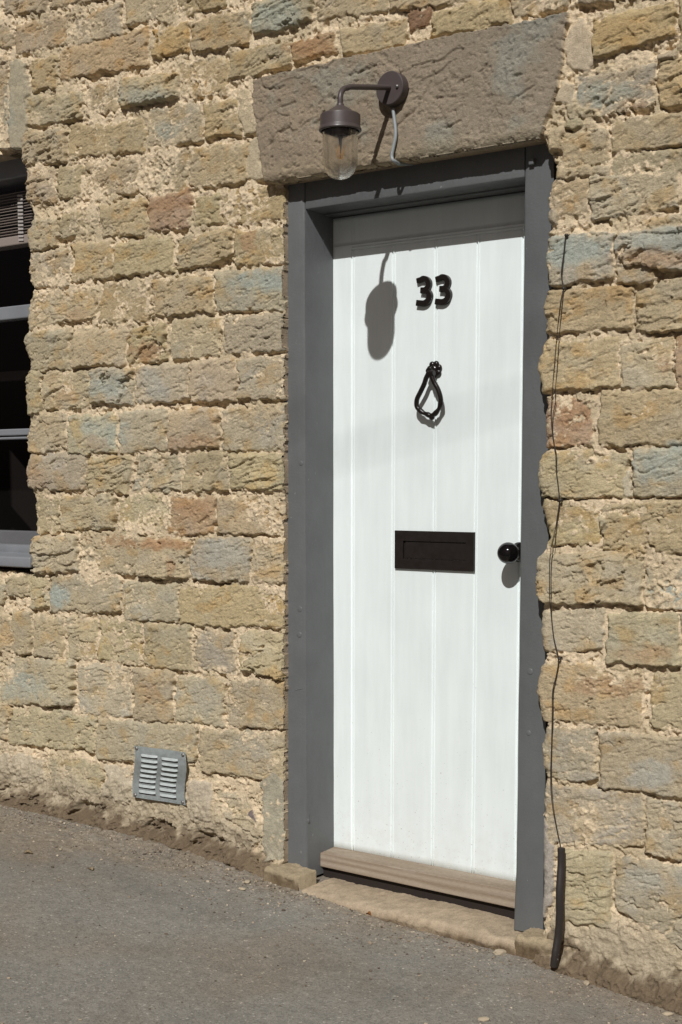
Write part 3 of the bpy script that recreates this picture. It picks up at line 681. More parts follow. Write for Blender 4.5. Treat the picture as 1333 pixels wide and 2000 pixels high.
house = empty('stone_house', (0, 0, 0), 'sandstone cottage front with pale mortar, white plank door and dark sash window', 'house')
cells_to_mesh(~HC & ~LC, 'wall', (0.02, 0.045, 0.25), house)
lint = cells_to_mesh(LC, 'lintel', (0.02, 0.06, 0.25), house)
lint['label'] = 'long grey weathered stone lintel over the door'
del VV, CC

# ------------------------------------------------------------------ pavement
ax = axis(-1.75, 1.55, 0.005, -14, 14, 0.10); ay = axis(-1.25, 0.06, 0.005, -1.551, 0.36, 0.10)
GX, GY = np.meshgrid(ax, ay)
g1 = fbm(GX*60, GY*60, 3, 2); g2 = fbm(GX*5, GY*5, 4, 4)
GZ = ground_z(GX, GY)+0.0012*g1+0.002*g2
d0 = -GY
dust = sstep(0.22, 0.0, d0+0.10*g2+0.02*g1-0.22*sstep(-0.1, -0.9, GX))
GZ += 0.004*dust*fbm(GX*90, GY*90, 2, 6)
gc = np.array([.250, .237, .208])*(1+0.10*g2+0.06*g1)[..., None]
band = sstep(0.12, 0.0, np.abs(d0-0.34-0.10*np.sin(GX*1.3)+0.09*g2))*0.10
gc = gc*(1-band[..., None])
kb = (sstep(-0.25, 0.5, fbm(GX*3.1, GY*3.1, 4, 9))*0.6)[..., None]; gc = gc*(1-kb)+gc*np.array([.96, .86, .76])*kb
kd = (dust*0.55*(0.6+0.4*sstep(-.3, .3, fbm(GX*14, GY*14, 3, 2))))[..., None]; gc = gc*(1-kd)+np.array([.285, .225, .155])*(1+0.30*g1)[..., None]*kd
gidx = np.arange(GX.size).reshape(GX.shape)
GQ = np.stack([gidx[:-1, :-1], gidx[:-1, 1:], gidx[1:, 1:], gidx[1:, :-1]], -1).reshape(-1, 4)
pav = mesh_np('pavement', np.stack([GX, GY, GZ], -1).reshape(-1, 3), GQ, M_ASPH, None, np.clip(gc, 0.01, 1).reshape(-1, 3))
pav['kind'] = 'structure'
# kerb, roadway and open ground to the horizon
ux = np.arange(-14, 14.01, 0.25); kz = ground_z(ux, np.full_like(ux, -1.55))
def strip(name, prof, m):
    bm = bmesh.new(); rows = [[bm.verts.new((x, y, z+dz)) for y, dz in prof] for x, z in zip(ux, kz)]
    for A, B in zip(rows, rows[1:]):
        for k in range(len(prof)-1): bm.faces.new((A[k], A[k+1], B[k+1], B[k]))
    o = link_bm(name, bm, m); o['kind'] = 'structure'; return o
strip('kerb', [(-1.55, -0.2), (-1.55, 0.006), (-1.66, 0.004), (-1.68, -0.012), (-1.685, -0.2)], mat('kerb_stone', (0.22, 0.20, 0.17), 0.9))
strip('road', [(-1.68, -0.11), (-4.0, -0.05), (-9.0, -0.15)], mat('dark_road_asphalt', (0.045, 0.042, 0.040), 0.9))
bm = bmesh.new()
bm.faces.new([bm.verts.new(q) for q in ((-400, -400, -1.6), (400, -400, -1.6), (400, -8.9, -1.6), (-400, -8.9, -1.6))])
gnd = link_bm('ground', bm, mat('far_ground', (0.07, 0.065, 0.055), 0.95)); gnd['kind'] = 'structure'

# ------------------------------------------------------------------ doorstep and padstones
def slab(name, x0, x1, y0, y1, top, rad, seed, base_c, lowz=-0.35, parent=house, nx=None):
    ux = np.arange(x0, x1+0.002, 0.004); vy = np.concatenate([np.linspace(0, 1, 34)])
    # profile runs up the front face, over the rounded nose and back along the top
    U, Vp = np.meshgrid(ux, vy)
    tz = top(U); prof_y = np.where(Vp < 0.35, y0, y0+(Vp-0.35)/0.65*(y1-y0))
    prof_z = np.where(Vp < 0.35, lowz+(tz-lowz)*np.sin(np.clip(Vp/0.35, 0, 1)*math.pi/2)**0.5, tz)
    e = np.clip((prof_y-y0)/rad, 0, 1); prof_z = prof_z-np.where(Vp >= 0.35, rad*(1-np.sqrt(np.clip(1-(1-e)**2, 0, 1)))*0.9, rad*0.9*Vp/0.35)
    ex = np.minimum(np.clip((U-x0)/0.012, 0, 1), np.clip((x1-U)/0.012, 0, 1)); prof_z = prof_z-0.010*(1-np.sqrt(np.clip(1-(1-ex)**2, 0, 1)))
    n1 = fbm(U*35+seed, prof_y*35+prof_z*35, 4, seed); n2 = fbm(U*120, (prof_y+prof_z)*120, 3, seed+1)
    prof_z = prof_z+0.0035*n1+0.0022*n2; prof_y = prof_y+(0.006*n1+0.0025*n2)*(Vp < 0.6)
    prof_y = prof_y+np.where((U < x0+0.003) | (U > x1-0.006), 0.004, 0)
    c = np.array(base_c)*(1+0.22*n1+0.15*n2)[..., None]
    k = (sstep(0.0, 0.018, tz-0.010-prof_z+0.014*n1)*0.92*(0.55+0.45*sstep(-.3, .3, fbm(U*9, prof_y*0, 3, 6))))[..., None]
    c = c*(1-k)+np.array([.135, .095, .055])*(1+0.4*n2)[..., None]*k
    ii = np.arange(U.size).reshape(U.shape)
    Q = np.stack([ii[:-1, :-1], ii[:-1, 1:], ii[1:, 1:], ii[1:, :-1]], -1).reshape(-1, 4)
    # closed ends
    V = np.stack([U, prof_y, prof_z], -1).reshape(-1, 3); C = c.reshape(-1, 3)
    ex_v = []; ex_q = []; nb = len(V)
    for col, flip in ((0, True), (U.shape[1]-1, False)):
        b = V[ii[:, col]].copy(); b[:, 2] = lowz-0.01; ex_v.append(b)
        for r in range(U.shape[0]-1):
            q = [ii[r, col], ii[r+1, col], nb+r+1, nb+r]; ex_q.append(q if flip else q[::-1])
        nb += len(b); C = np.concatenate([C, c[:, col]])
    return mesh_np(name, np.concatenate([V]+ex_v), np.concatenate([Q, np.array(ex_q)]), M_STONE, parent, np.clip(C, 0.01, 0.9))
step_o = slab('doorstep', 0.036, 0.765, -0.038, 0.36, lambda x: -0.072-0.014*(x-0.07)/0.68-0.003*np.sin(x*9), 0.022, 3, (.42, .335, .235))
slab('padstone', -0.098, 0.040, -0.034, 0.05, lambda x: -0.026-0.05*(x+0.09)**1.0*(x > -0.02), 0.016, 8, (.36, .29, .19))
slab('padstone', 0.757, 0.872, -0.030, 0.05, lambda x: -0.068+0.10*(x-0.757)*0.4, 0.018, 9, (.38, .305, .20))

# ------------------------------------------------------------------ door frame
ZT = 1.8906
bm = bmesh.new()
def jamb(bm, x0, x1, z0, z1, inner):          # a post with a worn rounded inner arris, built in short lengths so that it wanders
    n = 26; rings = []
    rr = random.Random(int(100*x0)+5)
    for i in range(n+1):
        z = z0+(z1-z0)*i/n; t = i/n
        j = lambda a: rr.uniform(-a, a)
        a0, a1 = x0, x1; flare = 0.006*max(0, 1-t/0.09) if inner < 0 else 0
        r = 0.008+j(0.0012)
        if inner > 0:
            pts = [(a0, FY+j(.0006)), (a1-r, FY+j(.0006)), (a1-r*0.3, FY+r*0.3), (a1, FY+r), (a1, 0.26), (a0, 0.26)]
        else:
            a0 -= flare
            pts = [(a1, FY+j(.0006)), (a1, 0.26), (a0, 0.26), (a0, FY+r), (a0+r*0.3, FY+r*0.3), (a0+r, FY+j(.0006))][::-1]
            pts = pts[::-1]
        rings.append([bm.verts.new((px+j(.0005), py, z)) for px, py in pts])
    for A, B in zip(rings, rings[1:]):
        for k in range(6): bm.faces.new((A[k], A[(k+1) % 6], B[(k+1) % 6], B[k]))
    bm.faces.new(rings[0]); bm.faces.new(rings[-1])
jamb(bm, -0.0740, 0.0045, -0.066, 1.99, 1)
jamb(bm, 0.7150, 0.800, -0.083, 1.99, -1)
add_box(bm, 0.0045, 0.7150, FY+0.0015, 0.14, ZT, 1.99, 0.004)
add_box(bm, 0.0045, 0.7150, 0.1405, 0.26, ZT-0.004, 1.99, 0.003)       # rebated stop above the door
for (px, py, r) in ((588,905,5),(586,1190,6),(585,1240,6),(1036,1312,6),(1033,1432,5)):   # filled nail heads under the paint
    q = on_y(px, py, FY); add_blob(bm, (q[0], FY, q[2]), r*0.0015, 3, (1, 0.22, 1))
q = on_y(605, 1598, FY); add_blob(bm, (0.0035, FY+0.010, q[2]), 0.006, 3, (0.5, 0.6, 3.4)); add_blob(bm, (0.0035, FY+0.010, q[2]-0.012), 0.0075, 3, (0.55, 0.6, 1.3))   # a run of old paint
q = on_y(590, 1347, FY); add_tube(bm, [(-0.035, FY+.0005, q[2]-.004), (-0.018, FY, q[2]+.001), (-0.002, FY+.001, q[2]+.005), (0.003, FY+.008, q[2]+.006)], 0.0016, 6)
q = on_y(1042, 316, FY); add_box(bm, q[0]-.007, q[0]+.007, FY-0.012, FY+.004, q[2]-.008, q[2]+.008, 0.002)   # wooden peg
frame = link_bm('door_frame', bm, M_FRAME, house, True, 40)

# ------------------------------------------------------------------ door
GRV = [0.0730, 0.2181, 0.3608, 0.4977, 0.640]
RAILZ = 1.7905
def groove(x):      # depth of the moulded joints between the planks: a V and a small bead
    y = np.zeros_like(x)
    for g in GRV:
        d = x-g
        y += 0.0045*np.clip(1-np.abs(d+0.0022)/0.0030, 0, 1)
        y -= 0.0016*np.clip(1-((d-0.0028)/0.0026)**2, 0, 1)
        y += 0.0030*np.clip(1-np.abs(d-0.0062)/0.0016, 0, 1)
    return y
dx = np.unique(np.concatenate([np.arange(-0.02, 0.765, 0.006)]+[np.arange(g-0.009, g+0.011, 0.0006) for g in GRV]))
dz = np.unique(np.concatenate([np.linspace(-0.004, RAILZ-0.012, 60), np.arange(RAILZ-0.012, RAILZ+0.012, 0.0008), np.linspace(RAILZ+0.012, 1.884, 8)]))
DX, DZ = np.meshgrid(dx, dz)
gy = groove(DX)
zt = DZ-RAILZ
vr = 0.0042*np.clip(1-np.abs(zt+0.0022)/0.0028, 0, 1)+0.0030*np.clip(1-np.abs(zt-0.0065)/0.002, 0, 1)-0.001*np.clip(1-((zt-0.002)/0.003)**2, 0, 1)
below = sstep(0.003, -0.003, zt)
gy = gy*below + np.where(DX > GRV[0]-0.004, vr, 0)
DY = D+gy+0.0006*fbm(DX*6, DZ*2.2, 2, 4)
di = np.arange(DX.size).reshape(DX.shape)
Q = np.stack([di[:-1, :-1], di[:-1, 1:], di[1:, 1:], di[1:, :-1]], -1).reshape(-1, 4)
V = np.stack([DX, DY, DZ], -1).reshape(-1, 3); nb = len(V)
rim = np.concatenate([di[0, :], di[1:, -1], di[-1, -2::-1], di[-2:0:-1, 0]])
Vb = V[rim].copy(); Vb[:, 1] = D+0.044
Qr = np.stack([rim, nb+np.arange(len(rim)), nb+np.roll(np.arange(len(rim)), -1), np.roll(rim, -1)], 1)
door = mesh_np('door', np.concatenate([V, Vb]), np.concatenate([Q, Qr]), M_DOOR, house)
door['label'] = 'white painted plank door'
bm = bmesh.new(); add_box(bm, -0.02, 0.765, D+0.0445, D+0.046, -0.004, 1.884); link_bm('door_back', bm, M_DOOR, door)

# numerals
def numeral(x0, z0, w, h):
    bm = bmesh.new()
    y0, y1 = D-0.0125, D+0.001
    t = 0.185*h
    def ribbon(path, wid):
        P = [Vector((p[0], 0, p[1])) for p in path]; n = len(P); rows = []
        for i, p in enumerate(P):
            tg = (P[min(i+1, n-1)]-P[max(i-1, 0)]).normalized(); nm = Vector((-tg.z, 0, tg.x)); hw = wid[i]/2
            b = 0.0016
            a, c = p+nm*hw, p-nm*hw; ai, ci_ = p+nm*(hw-b), p-nm*(hw-b)
            rows.append([bm.verts.new((q.x, y, q.z)) for q, y in ((a, y1), (a, y0+b), (ai, y0), (ci_, y0), (c, y0+b), (c, y1))])
        for A, B in zip(rows, rows[1:]):
            for k in range(6): bm.faces.new((A[k], A[(k+1) % 6], B[(k+1) % 6], B[k]))
        bm.faces.new(rows[0]); bm.faces.new(rows[-1])
    cx = x0+0.44*w
    up = [(x0+0.03*w, z0+0.86*h)]+[(cx+0.36*w*math.cos(a), z0+0.715*h+0.195*h*math.sin(a)) for a in np.radians(np.linspace(118, -78, 22))]+[(x0+0.30*w, z0+0.525*h)]
    lo = [(x0+0.30*w, z0+0.528*h), (x0+0.42*w, z0+0.523*h)]+[(cx+0.42*w*math.cos(a), z0+0.305*h+0.215*h*math.sin(a)) for a in np.radians(np.linspace(72, -105, 24))]+[(x0+0.02*w, z0+0.125*h)]
    ribbon(up, [t*(0.92 if i < 3 else 1.05) for i in range(len(up))]); y0 -= 0.0006; ribbon(lo, [t*1.08]*len(lo))
    return link_bm('numeral', bm, M_IRON, door, True, 35)
numeral(0.304, 1.608, 0.050, 0.083); numeral(0.367, 1.607, 0.050, 0.083)

# knocker: a flower boss and a pear-shaped drop ring
bm = bmesh.new()
c = on_y(847, 721, D-0.012)
add_blob(bm, (c[0], D-0.008, c[2]), 0.0130, 3, (1, 0.75, 1))
for k in range(7):
    a = 2*math.pi*k/7+0.3
    add_blob(bm, (c[0]+0.0155*math.cos(a), D-0.006, c[2]+0.0155*math.sin(a)), 0.0092, 3, (1, 0.75, 1))
add_tube(bm, [(c[0]-.002, D-0.012, c[2]-0.004), (c[0]-.002, D-0.034, c[2]-0.006)], 0.0095, 12)
knk = link_bm('door_knocker', bm, M_IRON, door, True, 60)
bm = bmesh.new()
KP = [(838,728),(833,738),(829,750),(822,765),(815,780),(815,794),(823,803),(834,809),(844,811),(854,804),(861,790),(861,776),(856,760),(849,747),(845,736),(843,728)]
kp = [on_y(a, b, D-0.034+0.010*max(0, (b-740)/70)) for a, b in KP]
pts = smooth_path(kp, 5)
add_tube(bm, pts, [0.0070+0.0012*math.sin(i*0.9)*(1 if 28 < i < 52 else 0) for i in range(len(pts))], 8)
p0 = on_y(842, 733, D-0.036); add_tube(bm, [p0+np.array([-.011, 0, .006]), p0+np.array([.011, 0, .006])], 0.008, 10)
p1 = on_y(844, 815, D-0.020); add_blob(bm, tuple(p1), 0.0085, 2, (1, 1.0, 1))
rw = on_y(826, 804, D-0.028)
bmr = bm
link_bm('knocker_ring', bmr, M_IRON, door, True, 60)

# letter plate
bm = bmesh.new()
a, b = on_y(772, 1036, D-0.006), on_y(926, 1117, D-0.006)
x0, x1, z1, z0 = a[0], b[0], a[2], 0.8675
i0, i1 = on_y(788, 1056, D-0.006)[0], on_y(911, 1056, D-0.006)[0]; j1, j0 = on_y(788, 1056, D-.006)[2], on_y(788, 1091, D-.006)[2]
yo, yi = D-0.0075, D-0.0022
for (q0, q1, r0, r1) in ((x0, x1, j1, z1), (x0, x1, z0, j0), (x0, i0, j0, j1), (i1, x1, j0, j1)):
    e = 0.0
    add_box(bm, q0, q1, yo, D+0.001, r0, r1)
bmesh.ops.remove_doubles(bm, verts=bm.verts, dist=1e-5)
add_box(bm, i0+0.0065, i1-0.001, yi-0.0015, D+0.0009, j0+0.001, j1-0.001, 0.001)
add_box(bm, i0, i0+0.0064, D-0.0003, D+0.0008, j0, j1)
link_bm('letter_plate', bm, M_PLATE, door)

# door knob
bm = bmesh.new()
kx, kz, ky = 0.6405, 0.926, 0.0645
R = 0.0293
prof = [(0.0, R), *[(R*math.sin(t), R*math.cos(t)) for t in np.linspace(0.08, 2.65, 26)], (0.012, -0.030), (0.0115, -0.044), (0.016, -0.050), (0.026, -0.055), (0.0275, -0.060), (0.0275, -ky+0.0)]
add_lathe(bm, prof, (kx, D-ky, kz), 'Y', 40)
link_bm('door_knob', bm, M_BLACK, door, True, 50)

# threshold board
bm = bmesh.new()
add_hexa(bm, [(0.005, 0.116, -0.0415), (0.7145, 0.116, -0.0490), (0.7145, 0.20, -0.046), (0.005, 0.20, -0.038),
              (0.005, 0.116, 0.0010), (0.7145, 0.116, 0.0010), (0.7145, 0.20, 0.006), (0.005, 0.20, 0.006)], 0.0022)
thr = link_bm('threshold', bm, M_WOOD, house); thr['label'] = 'bare timber threshold board under the door'
bm = bmesh.new(); add_box(bm, 0.0055, 0.7140, 0.132, 0.20, -0.10, -0.0495); link_bm('sill_gap_block', bm, mat('sill_gap_shade', (0.016, 0.010, 0.007), 0.9), house)  # block added under the sill, the gap's shade put into its near-black colour
# passage behind the door and room behind the window, darkness painted in their colour
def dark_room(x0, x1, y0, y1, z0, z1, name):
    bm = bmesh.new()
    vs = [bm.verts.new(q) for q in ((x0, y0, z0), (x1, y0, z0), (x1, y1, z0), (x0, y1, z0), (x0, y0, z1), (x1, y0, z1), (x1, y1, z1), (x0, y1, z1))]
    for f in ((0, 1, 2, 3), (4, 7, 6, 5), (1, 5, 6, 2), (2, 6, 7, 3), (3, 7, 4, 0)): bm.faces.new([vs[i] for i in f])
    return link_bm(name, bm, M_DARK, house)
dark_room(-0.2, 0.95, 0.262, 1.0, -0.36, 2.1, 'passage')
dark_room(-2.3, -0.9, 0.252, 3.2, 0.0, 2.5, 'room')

# ------------------------------------------------------------------ window
WXL, WXR = WIN_L+0.03, -1.085
bm = bmesh.new()
add_box(bm, WXR-0.055, WXR, 0.112, 0.25, 0.86, 2.24, 0.004); add_box(bm, WIN_L-0.02, WIN_L+0.055, 0.112, 0.25, 0.86, 2.24, 0.004)
add_box(bm, WIN_L+0.0552, WXR-0.0552, 0.113, 0.25, 2.155, 2.24, 0.004)
win = link_bm('window', bm, M_SASH, house)
win['label'] = 'grey painted sash window with dark glass'
def bar(name, z0, z1, y0, y1, m=M_SASH, bev=0.004):
    bm = bmesh.new(); add_box(bm, WIN_L+0.0552, WXR-0.0552, y0, y1, z0, z1, bev); return link_bm(name, bm, m, win)
bar('meeting_rail', 1.677, 1.722, 0.098, 0.150)
bar('glazing_bar', 1.279, 1.302, 0.104, 0.140); bar('glazing_bar', 1.2655, 1.2745, 0.106, 0.14)
bar('glazing_bar', 1.49, 1.525, 0.30, 0.33, M_LAMPIN_SHADE)  # inner bar coloured dark to stand for the shade behind the glass
bar('bottom_rail', 0.885, 0.945, 0.145, 0.180)
bm = bmesh.new()
v = [bm.verts.new(q) for q in ((WIN_L+.05, 0.128, 0.87), (WXR-.05, 0.128, 0.87), (WXR-.05, 0.128, 2.16), (WIN_L+.05, 0.128, 2.16))]; bm.faces.new(v)
link_bm('pane', bm, M_PANE, win)
bm = bmesh.new()
XS = float(on_y(60, 1090, 0.015)[0])
add_hexa(bm, [(WIN_L+.02, 0.010, 0.826), (XS, 0.010, 0.826), (XS, 0.16, 0.840), (WIN_L+.02, 0.16, 0.840),
              (WIN_L+.02, 0.010, 0.862), (XS, 0.010, 0.862), (XS, 0.16, 0.8845), (WIN_L+.02, 0.16, 0.8845)], 0.006, 3)
add_box(bm, WIN_L+.02, XS-0.03, 0.085, 0.14, 0.872, 0.899, 0.003)
link_bm('window_sill', bm, M_SASH, win, True, 40)

# venetian blind behind the upper sash
blind = empty('venetian_blind', (-1.45, 0.19, 1.95), 'half raised pale venetian blind behind the upper window glass', 'blind')
rr = random.Random(4)
for k in range(15):
    bm = bmesh.new(); z = 1.985+k*0.0098+rr.uniform(-.001, .001); t = rr.uniform(-0.006, 0.006)
    add_hexa(bm, [(WIN_L+.08, 0.175, z-.0015), (-1.292, 0.175, z-.0015), (-1.292, 0.225, z+.004+t), (WIN_L+.08, 0.225, z+.004+t),
                  (WIN_L+.08, 0.175, z), (-1.292, 0.175, z), (-1.292, 0.225, z+.0055+t), (WIN_L+.08, 0.225, z+.0055+t)])
    keep(link_bm('slat', bm, M_BLIND), blind)
bm = bmesh.new(); add_box(bm, WIN_L+.08, -1.290, 0.170, 0.228, 1.943, 1.975, 0.004); keep(link_bm('bottom_rail', bm, M_BLIND), blind)
bm = bmesh.new()
x = -1.338
for k in range(13):
    z = 1.958+k*0.0125
    add_hexa(bm, [(x-.016+.0012*k*0, 0.166, z-.0035), (x+.010, 0.166, z-.0055), (x+.010, 0.168, z-.0055), (x-.016, 0.168, z-.0035),
                  (x-.016, 0.166, z+.0035), (x+.010, 0.166, z+.0010), (x+.010, 0.168, z+.0010), (x-.016, 0.168, z+.0035)])
keep(link_bm('ladder_tape', bm, M_TAPE), blind)
bm = bmesh.new(); add_tube(bm, [(-1.40, 0.20, 2.15), (-1.418, 0.20, 1.96)], 0.0015, 6); keep(link_bm('cord', bm, M_WIRE), blind)
bm = bmesh.new(); add_box(bm, WIN_L+.08, -1.29, 0.165, 0.232, 2.165, 2.20, 0.003); keep(link_bm('head_rail', bm, M_BLIND), blind)

# ------------------------------------------------------------------ air vent let into the wall
bm = bmesh.new()
VY = 0.014
VQ = [on_y(264, 1456, VY), on_y(361, 1470, VY), on_y(362, 1573, VY), on_y(262, 1556, VY)]
def vq(u, v):   # u to the right, v downwards
    p = (VQ[0]*(1-u)+VQ[1]*u)*(1-v)+(VQ[3]*(1-u)+VQ[2]*u)*v
    wv = 0.010*math.sin(v*math.pi*2.0+0.3)*(1-0.6*abs(u-0.5)) if 0 < v < 1 else 0
    yb = VY-0.006*math.sin(v*math.pi*2.2)-0.004*math.cos(u*4)
    return Vector((p[0]+0.010*math.sin(v*math.pi*2.1)*1.0, yb, p[2]))
nu, nv = 24, 32; G = [[bm.verts.new(vq(i/nu, j/nv)) for i in range(nu+1)] for j in range(nv+1)]
for j in range(nv):
    for i in range(nu): bm.faces.new((G[j][i], G[j+1][i], G[j+1][i+1], G[j][i+1]))
bmesh.ops.solidify(bm, geom=list(bm.faces), thickness=0.002)
vent = link_bm('air_vent', bm, M_SHEET, house, True, 40); vent['label'] = 'crumpled galvanised louvred air vent low in the wall'
def louvre(u0, u1, v):
    bm = bmesh.new(); n = 12; top = []; lip = []; low = []
    for i in range(n+1):
        t = i/n; u = u0+(u1-u0)*t; e = math.sin(math.pi*min(1, min(t, 1-t)/0.16)/2) if min(t, 1-t) < 0.16 else 1.0
        a = vq(u, v-0.020); b = vq(u, v+0.016); c = vq(u, v+0.018)
        top.append(bm.verts.new(a+Vector((0, -0.0005, 0)))); lip.append(bm.verts.new(b+Vector((0, -0.0005-0.0068*e, -0.001*e)))); low.append(bm.verts.new(c+Vector((0, -0.0004, 0.0005))))
    for i in range(n):
        bm.faces.new((top[i], lip[i], lip[i+1], top[i+1])); bm.faces.new((lip[i], low[i], low[i+1], lip[i+1]))
    o = link_bm('louvre', bm, M_SHEET, vent, True, 50)
    bm = bmesh.new()      # flat dark strip painted for the shade in the opening under the hood
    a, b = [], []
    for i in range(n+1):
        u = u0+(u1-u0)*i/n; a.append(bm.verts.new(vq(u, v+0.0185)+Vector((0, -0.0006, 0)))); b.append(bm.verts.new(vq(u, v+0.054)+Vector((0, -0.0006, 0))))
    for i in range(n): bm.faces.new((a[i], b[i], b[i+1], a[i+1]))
    link_bm('slot_shade', bm, M_LAMPIN_SHADE, o)
    return o
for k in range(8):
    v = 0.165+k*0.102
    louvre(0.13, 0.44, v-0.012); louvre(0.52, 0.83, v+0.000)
for (u, v) in ((0.05, 0.045), (0.95, 0.05), (0.05, 0.955), (0.95, 0.955)):
    bm = bmesh.new(); add_blob(bm, vq(u, v)+Vector((0, -0.002, 0)), 0.0065, 2, (1, 0.5, 1)); link_bm('screw', bm, M_SCREW, vent, True)

# ------------------------------------------------------------------ wall lamp
LX, LY, LZ = 0.3464, -0.24, 2.0
PZ = 2.148; PLX = 0.3604
lamp = empty('wall_lamp', (PLX, -0.02, PZ), 'brown grey swan neck wall lamp with clear glass jar on the stone lintel', 'lamp')
bm = bmesh.new()
add_lathe(bm, [(0.0, 0.0), (0.0435, 0.0), (0.0435, 0.004), (0.0430, 0.0250), (0.0412, 0.0268), (0.0, 0.0272)], (PLX, -0.016, PZ), 'Y', 48)
keep(link_bm('wall_plate', bm, M_LAMP, None, True, 40), lamp)
bm = bmesh.new()
q = on_y(777, 168, -0.043)
add_lathe(bm, [(0.0, 0.006), (0.004, 0.005), (0.0045, 0.0)], (q[0], -0.043, q[2]), 'Y', 12); keep(link_bm('screw', bm, M_SCREW, None, True), lamp)
bm = bmesh.new()
pth = [Vector((PLX, -0.042, PZ))]
for t in np.linspace(0, 1, 8): pth.append(Vector((PLX+(LX-PLX)*t*0.8, -0.046-0.158*t, PZ-0.031*t)))
for a in np.linspace(0.15, math.pi/2, 10): pth.append(Vector((LX-0.002*(1-a/1.57), LY+0.036-0.036*math.sin(a), PZ-0.034-0.036+0.036*math.cos(a))))
pth.append(Vector((LX, LY, 2.062)))
add_tube(bm, pth, 0.0073, 14); keep(link_bm('arm', bm, M_LAMP, None, True, 60), lamp)
bm = bmesh.new()
add_lathe(bm, [(0.0, 2.068), (0.009, 2.068), (0.0105, 2.063), (0.030, 2.0515), (0.036, 2.0455), (0.0475, 2.0425), (0.0505, 2.040), (0.0512, 2.036), (0.0512, 2.013), (0.0517, 2.0095), (0.0540, 2.0065), (0.0545, 2.0025), (0.0530, 2.0005),
               (0.0480, 2.0005), (0.0480, 2.030), (0.0, 2.032)], (LX, LY, 0), 'Z', 56)
keep(link_bm('lamp_cap', bm, M_LAMP, None, True, 35), lamp)
bm = bmesh.new()
add_lathe(bm, [(0.0, 2.031), (0.020, 2.031), (0.020, 1.990), (0.017, 1.9875), (0.0, 1.987)], (LX, LY, 0), 'Z', 24)
add_lathe(bm, [(0.0, 2.031), (0.0042, 2.031), (0.0042, 1.993), (0.0, 1.992)], (LX+0.026, LY-0.012, 0), 'Z', 10)
keep(link_bm('bulb_holder', bm, M_LAMPIN_SHADE, None, True, 35), lamp)
bm = bmesh.new()
Ro, tk, zb = 0.0450, 0.0030, 1.8815
rad_c = 0.040
outp = [(Ro, 2.010), (Ro, zb+rad_c+0.012)]+[(Ro*math.cos(a)**0.85, zb+rad_c+0.012-(rad_c+0.012)*math.sin(a)) for a in np.linspace(0.12, math.pi/2-0.06, 16)]+[(0.0, zb)]
inp = [(Ro-tk, 2.010), (Ro-tk, zb+rad_c+0.013)]+[((Ro-tk)*math.cos(a)**0.85, zb+rad_c+0.013-(rad_c+0.013-tk*1.6)*math.sin(a)) for a in np.linspace(0.12, math.pi/2-0.06, 16)]+[(0.0, zb+tk*1.6)]
add_lathe(bm, outp+inp[::-1]+[outp[0]], (LX, LY, 0), 'Z', 64)
bmesh.ops.remove_doubles(bm, verts=bm.verts, dist=1e-6)
jar = keep(link_bm('glass_jar', bm, M_JAR, None, True, 50), lamp)
bm = bmesh.new()
add_lathe(bm, [(0.011, 1.988), (0.0125, 1.978), (0.019, 1.962), (0.0255, 1.944), (0.0265, 1.934), (0.0245, 1.922), (0.018, 1.912), (0.009, 1.9075), (0.0, 1.9065)], (LX, LY, 0), 'Z', 32)
bulb = keep(link_bm('bulb', bm, M_BULB, None, True), lamp)
bm = bmesh.new()
for k in range(4):
    a = k*math.pi/2+0.5
    add_tube(bm, [(LX+0.0100*math.cos(a), LY+0.0100*math.sin(a), 1.964), (LX+0.0050*math.cos(a), LY+0.0050*math.sin(a), 1.932)], 0.0011, 6)
fil = link_bm('filament', bm, M_FIL, None, True); fil.parent = bulb
bm = bmesh.new(); add_tube(bm, [(LX, LY, 1.990), (LX, LY, 1.962), (LX, LY, 1.945)], [0.005, 0.0035, 0.0012], 10)
stm = link_bm('bulb_stem', bm, M_CABLE, None, True); stm.parent = bulb
bm = bmesh.new()
cb = [on_y(a, b, -0.024) for a, b in ((768,212),(770,226),(773,250),(773,268),(769,288),(766,304),(768,312))]+[on_y(773, 315, -0.016), np.array([on_y(780, 318, 0.0)[0], 0.004, 1.961]), np.array([on_y(786, 318, 0.0)[0], 0.05, 1.968])]
add_tube(bm, smooth_path(cb, 5), 0.0046, 10); keep(link_bm('flex', bm, M_CABLE, None, True), lamp)

# ------------------------------------------------------------------ conduit and wires right of the door
con = empty('cable_conduit', tuple(on_y(1083, 1880, -0.03)), 'black plastic conduit stub with two thin wires rising up the stones right of the door', 'conduit')
PQ = [(1097,1657),(1097,1690),(1094,1740),(1094,1790),(1091,1830),(1086,1862),(1083,1888)]
bm = bmesh.new(); pts = smooth_path([on_y(a, b, -0.042-0.012*(b > 1700)-0.008*(b > 1840)) for a, b in PQ], 5)
add_tube(bm, pts, [0.0100+0.0008*i/len(pts)+0.0003*math.sin(i*2.1) for i in range(len(pts))], 14, flat=0.8)
keep(link_bm('conduit', bm, M_PIPE, None, True, 50), con)
WA = [(1105,458),(1102,490),(1097,530),(1098,545),(1101,563),(1097,582),(1093,612),(1088,660),(1083,720),(1079,775),(1077,800),(1078,832),(1083,870),(1086,890),(1087,920),(1090,945),(1093,977),(1090,1003),(1085,1035),(1079,1060),(1075,1085),
      (1074,1120),(1074,1165),(1077,1200),(1082,1247),(1091,1287),(1087,1320),(1080,1350),(1079,1400),(1078,1450),(1076,1520),(1079,1570),(1088,1620),(1094,1648),(1096,1664)]
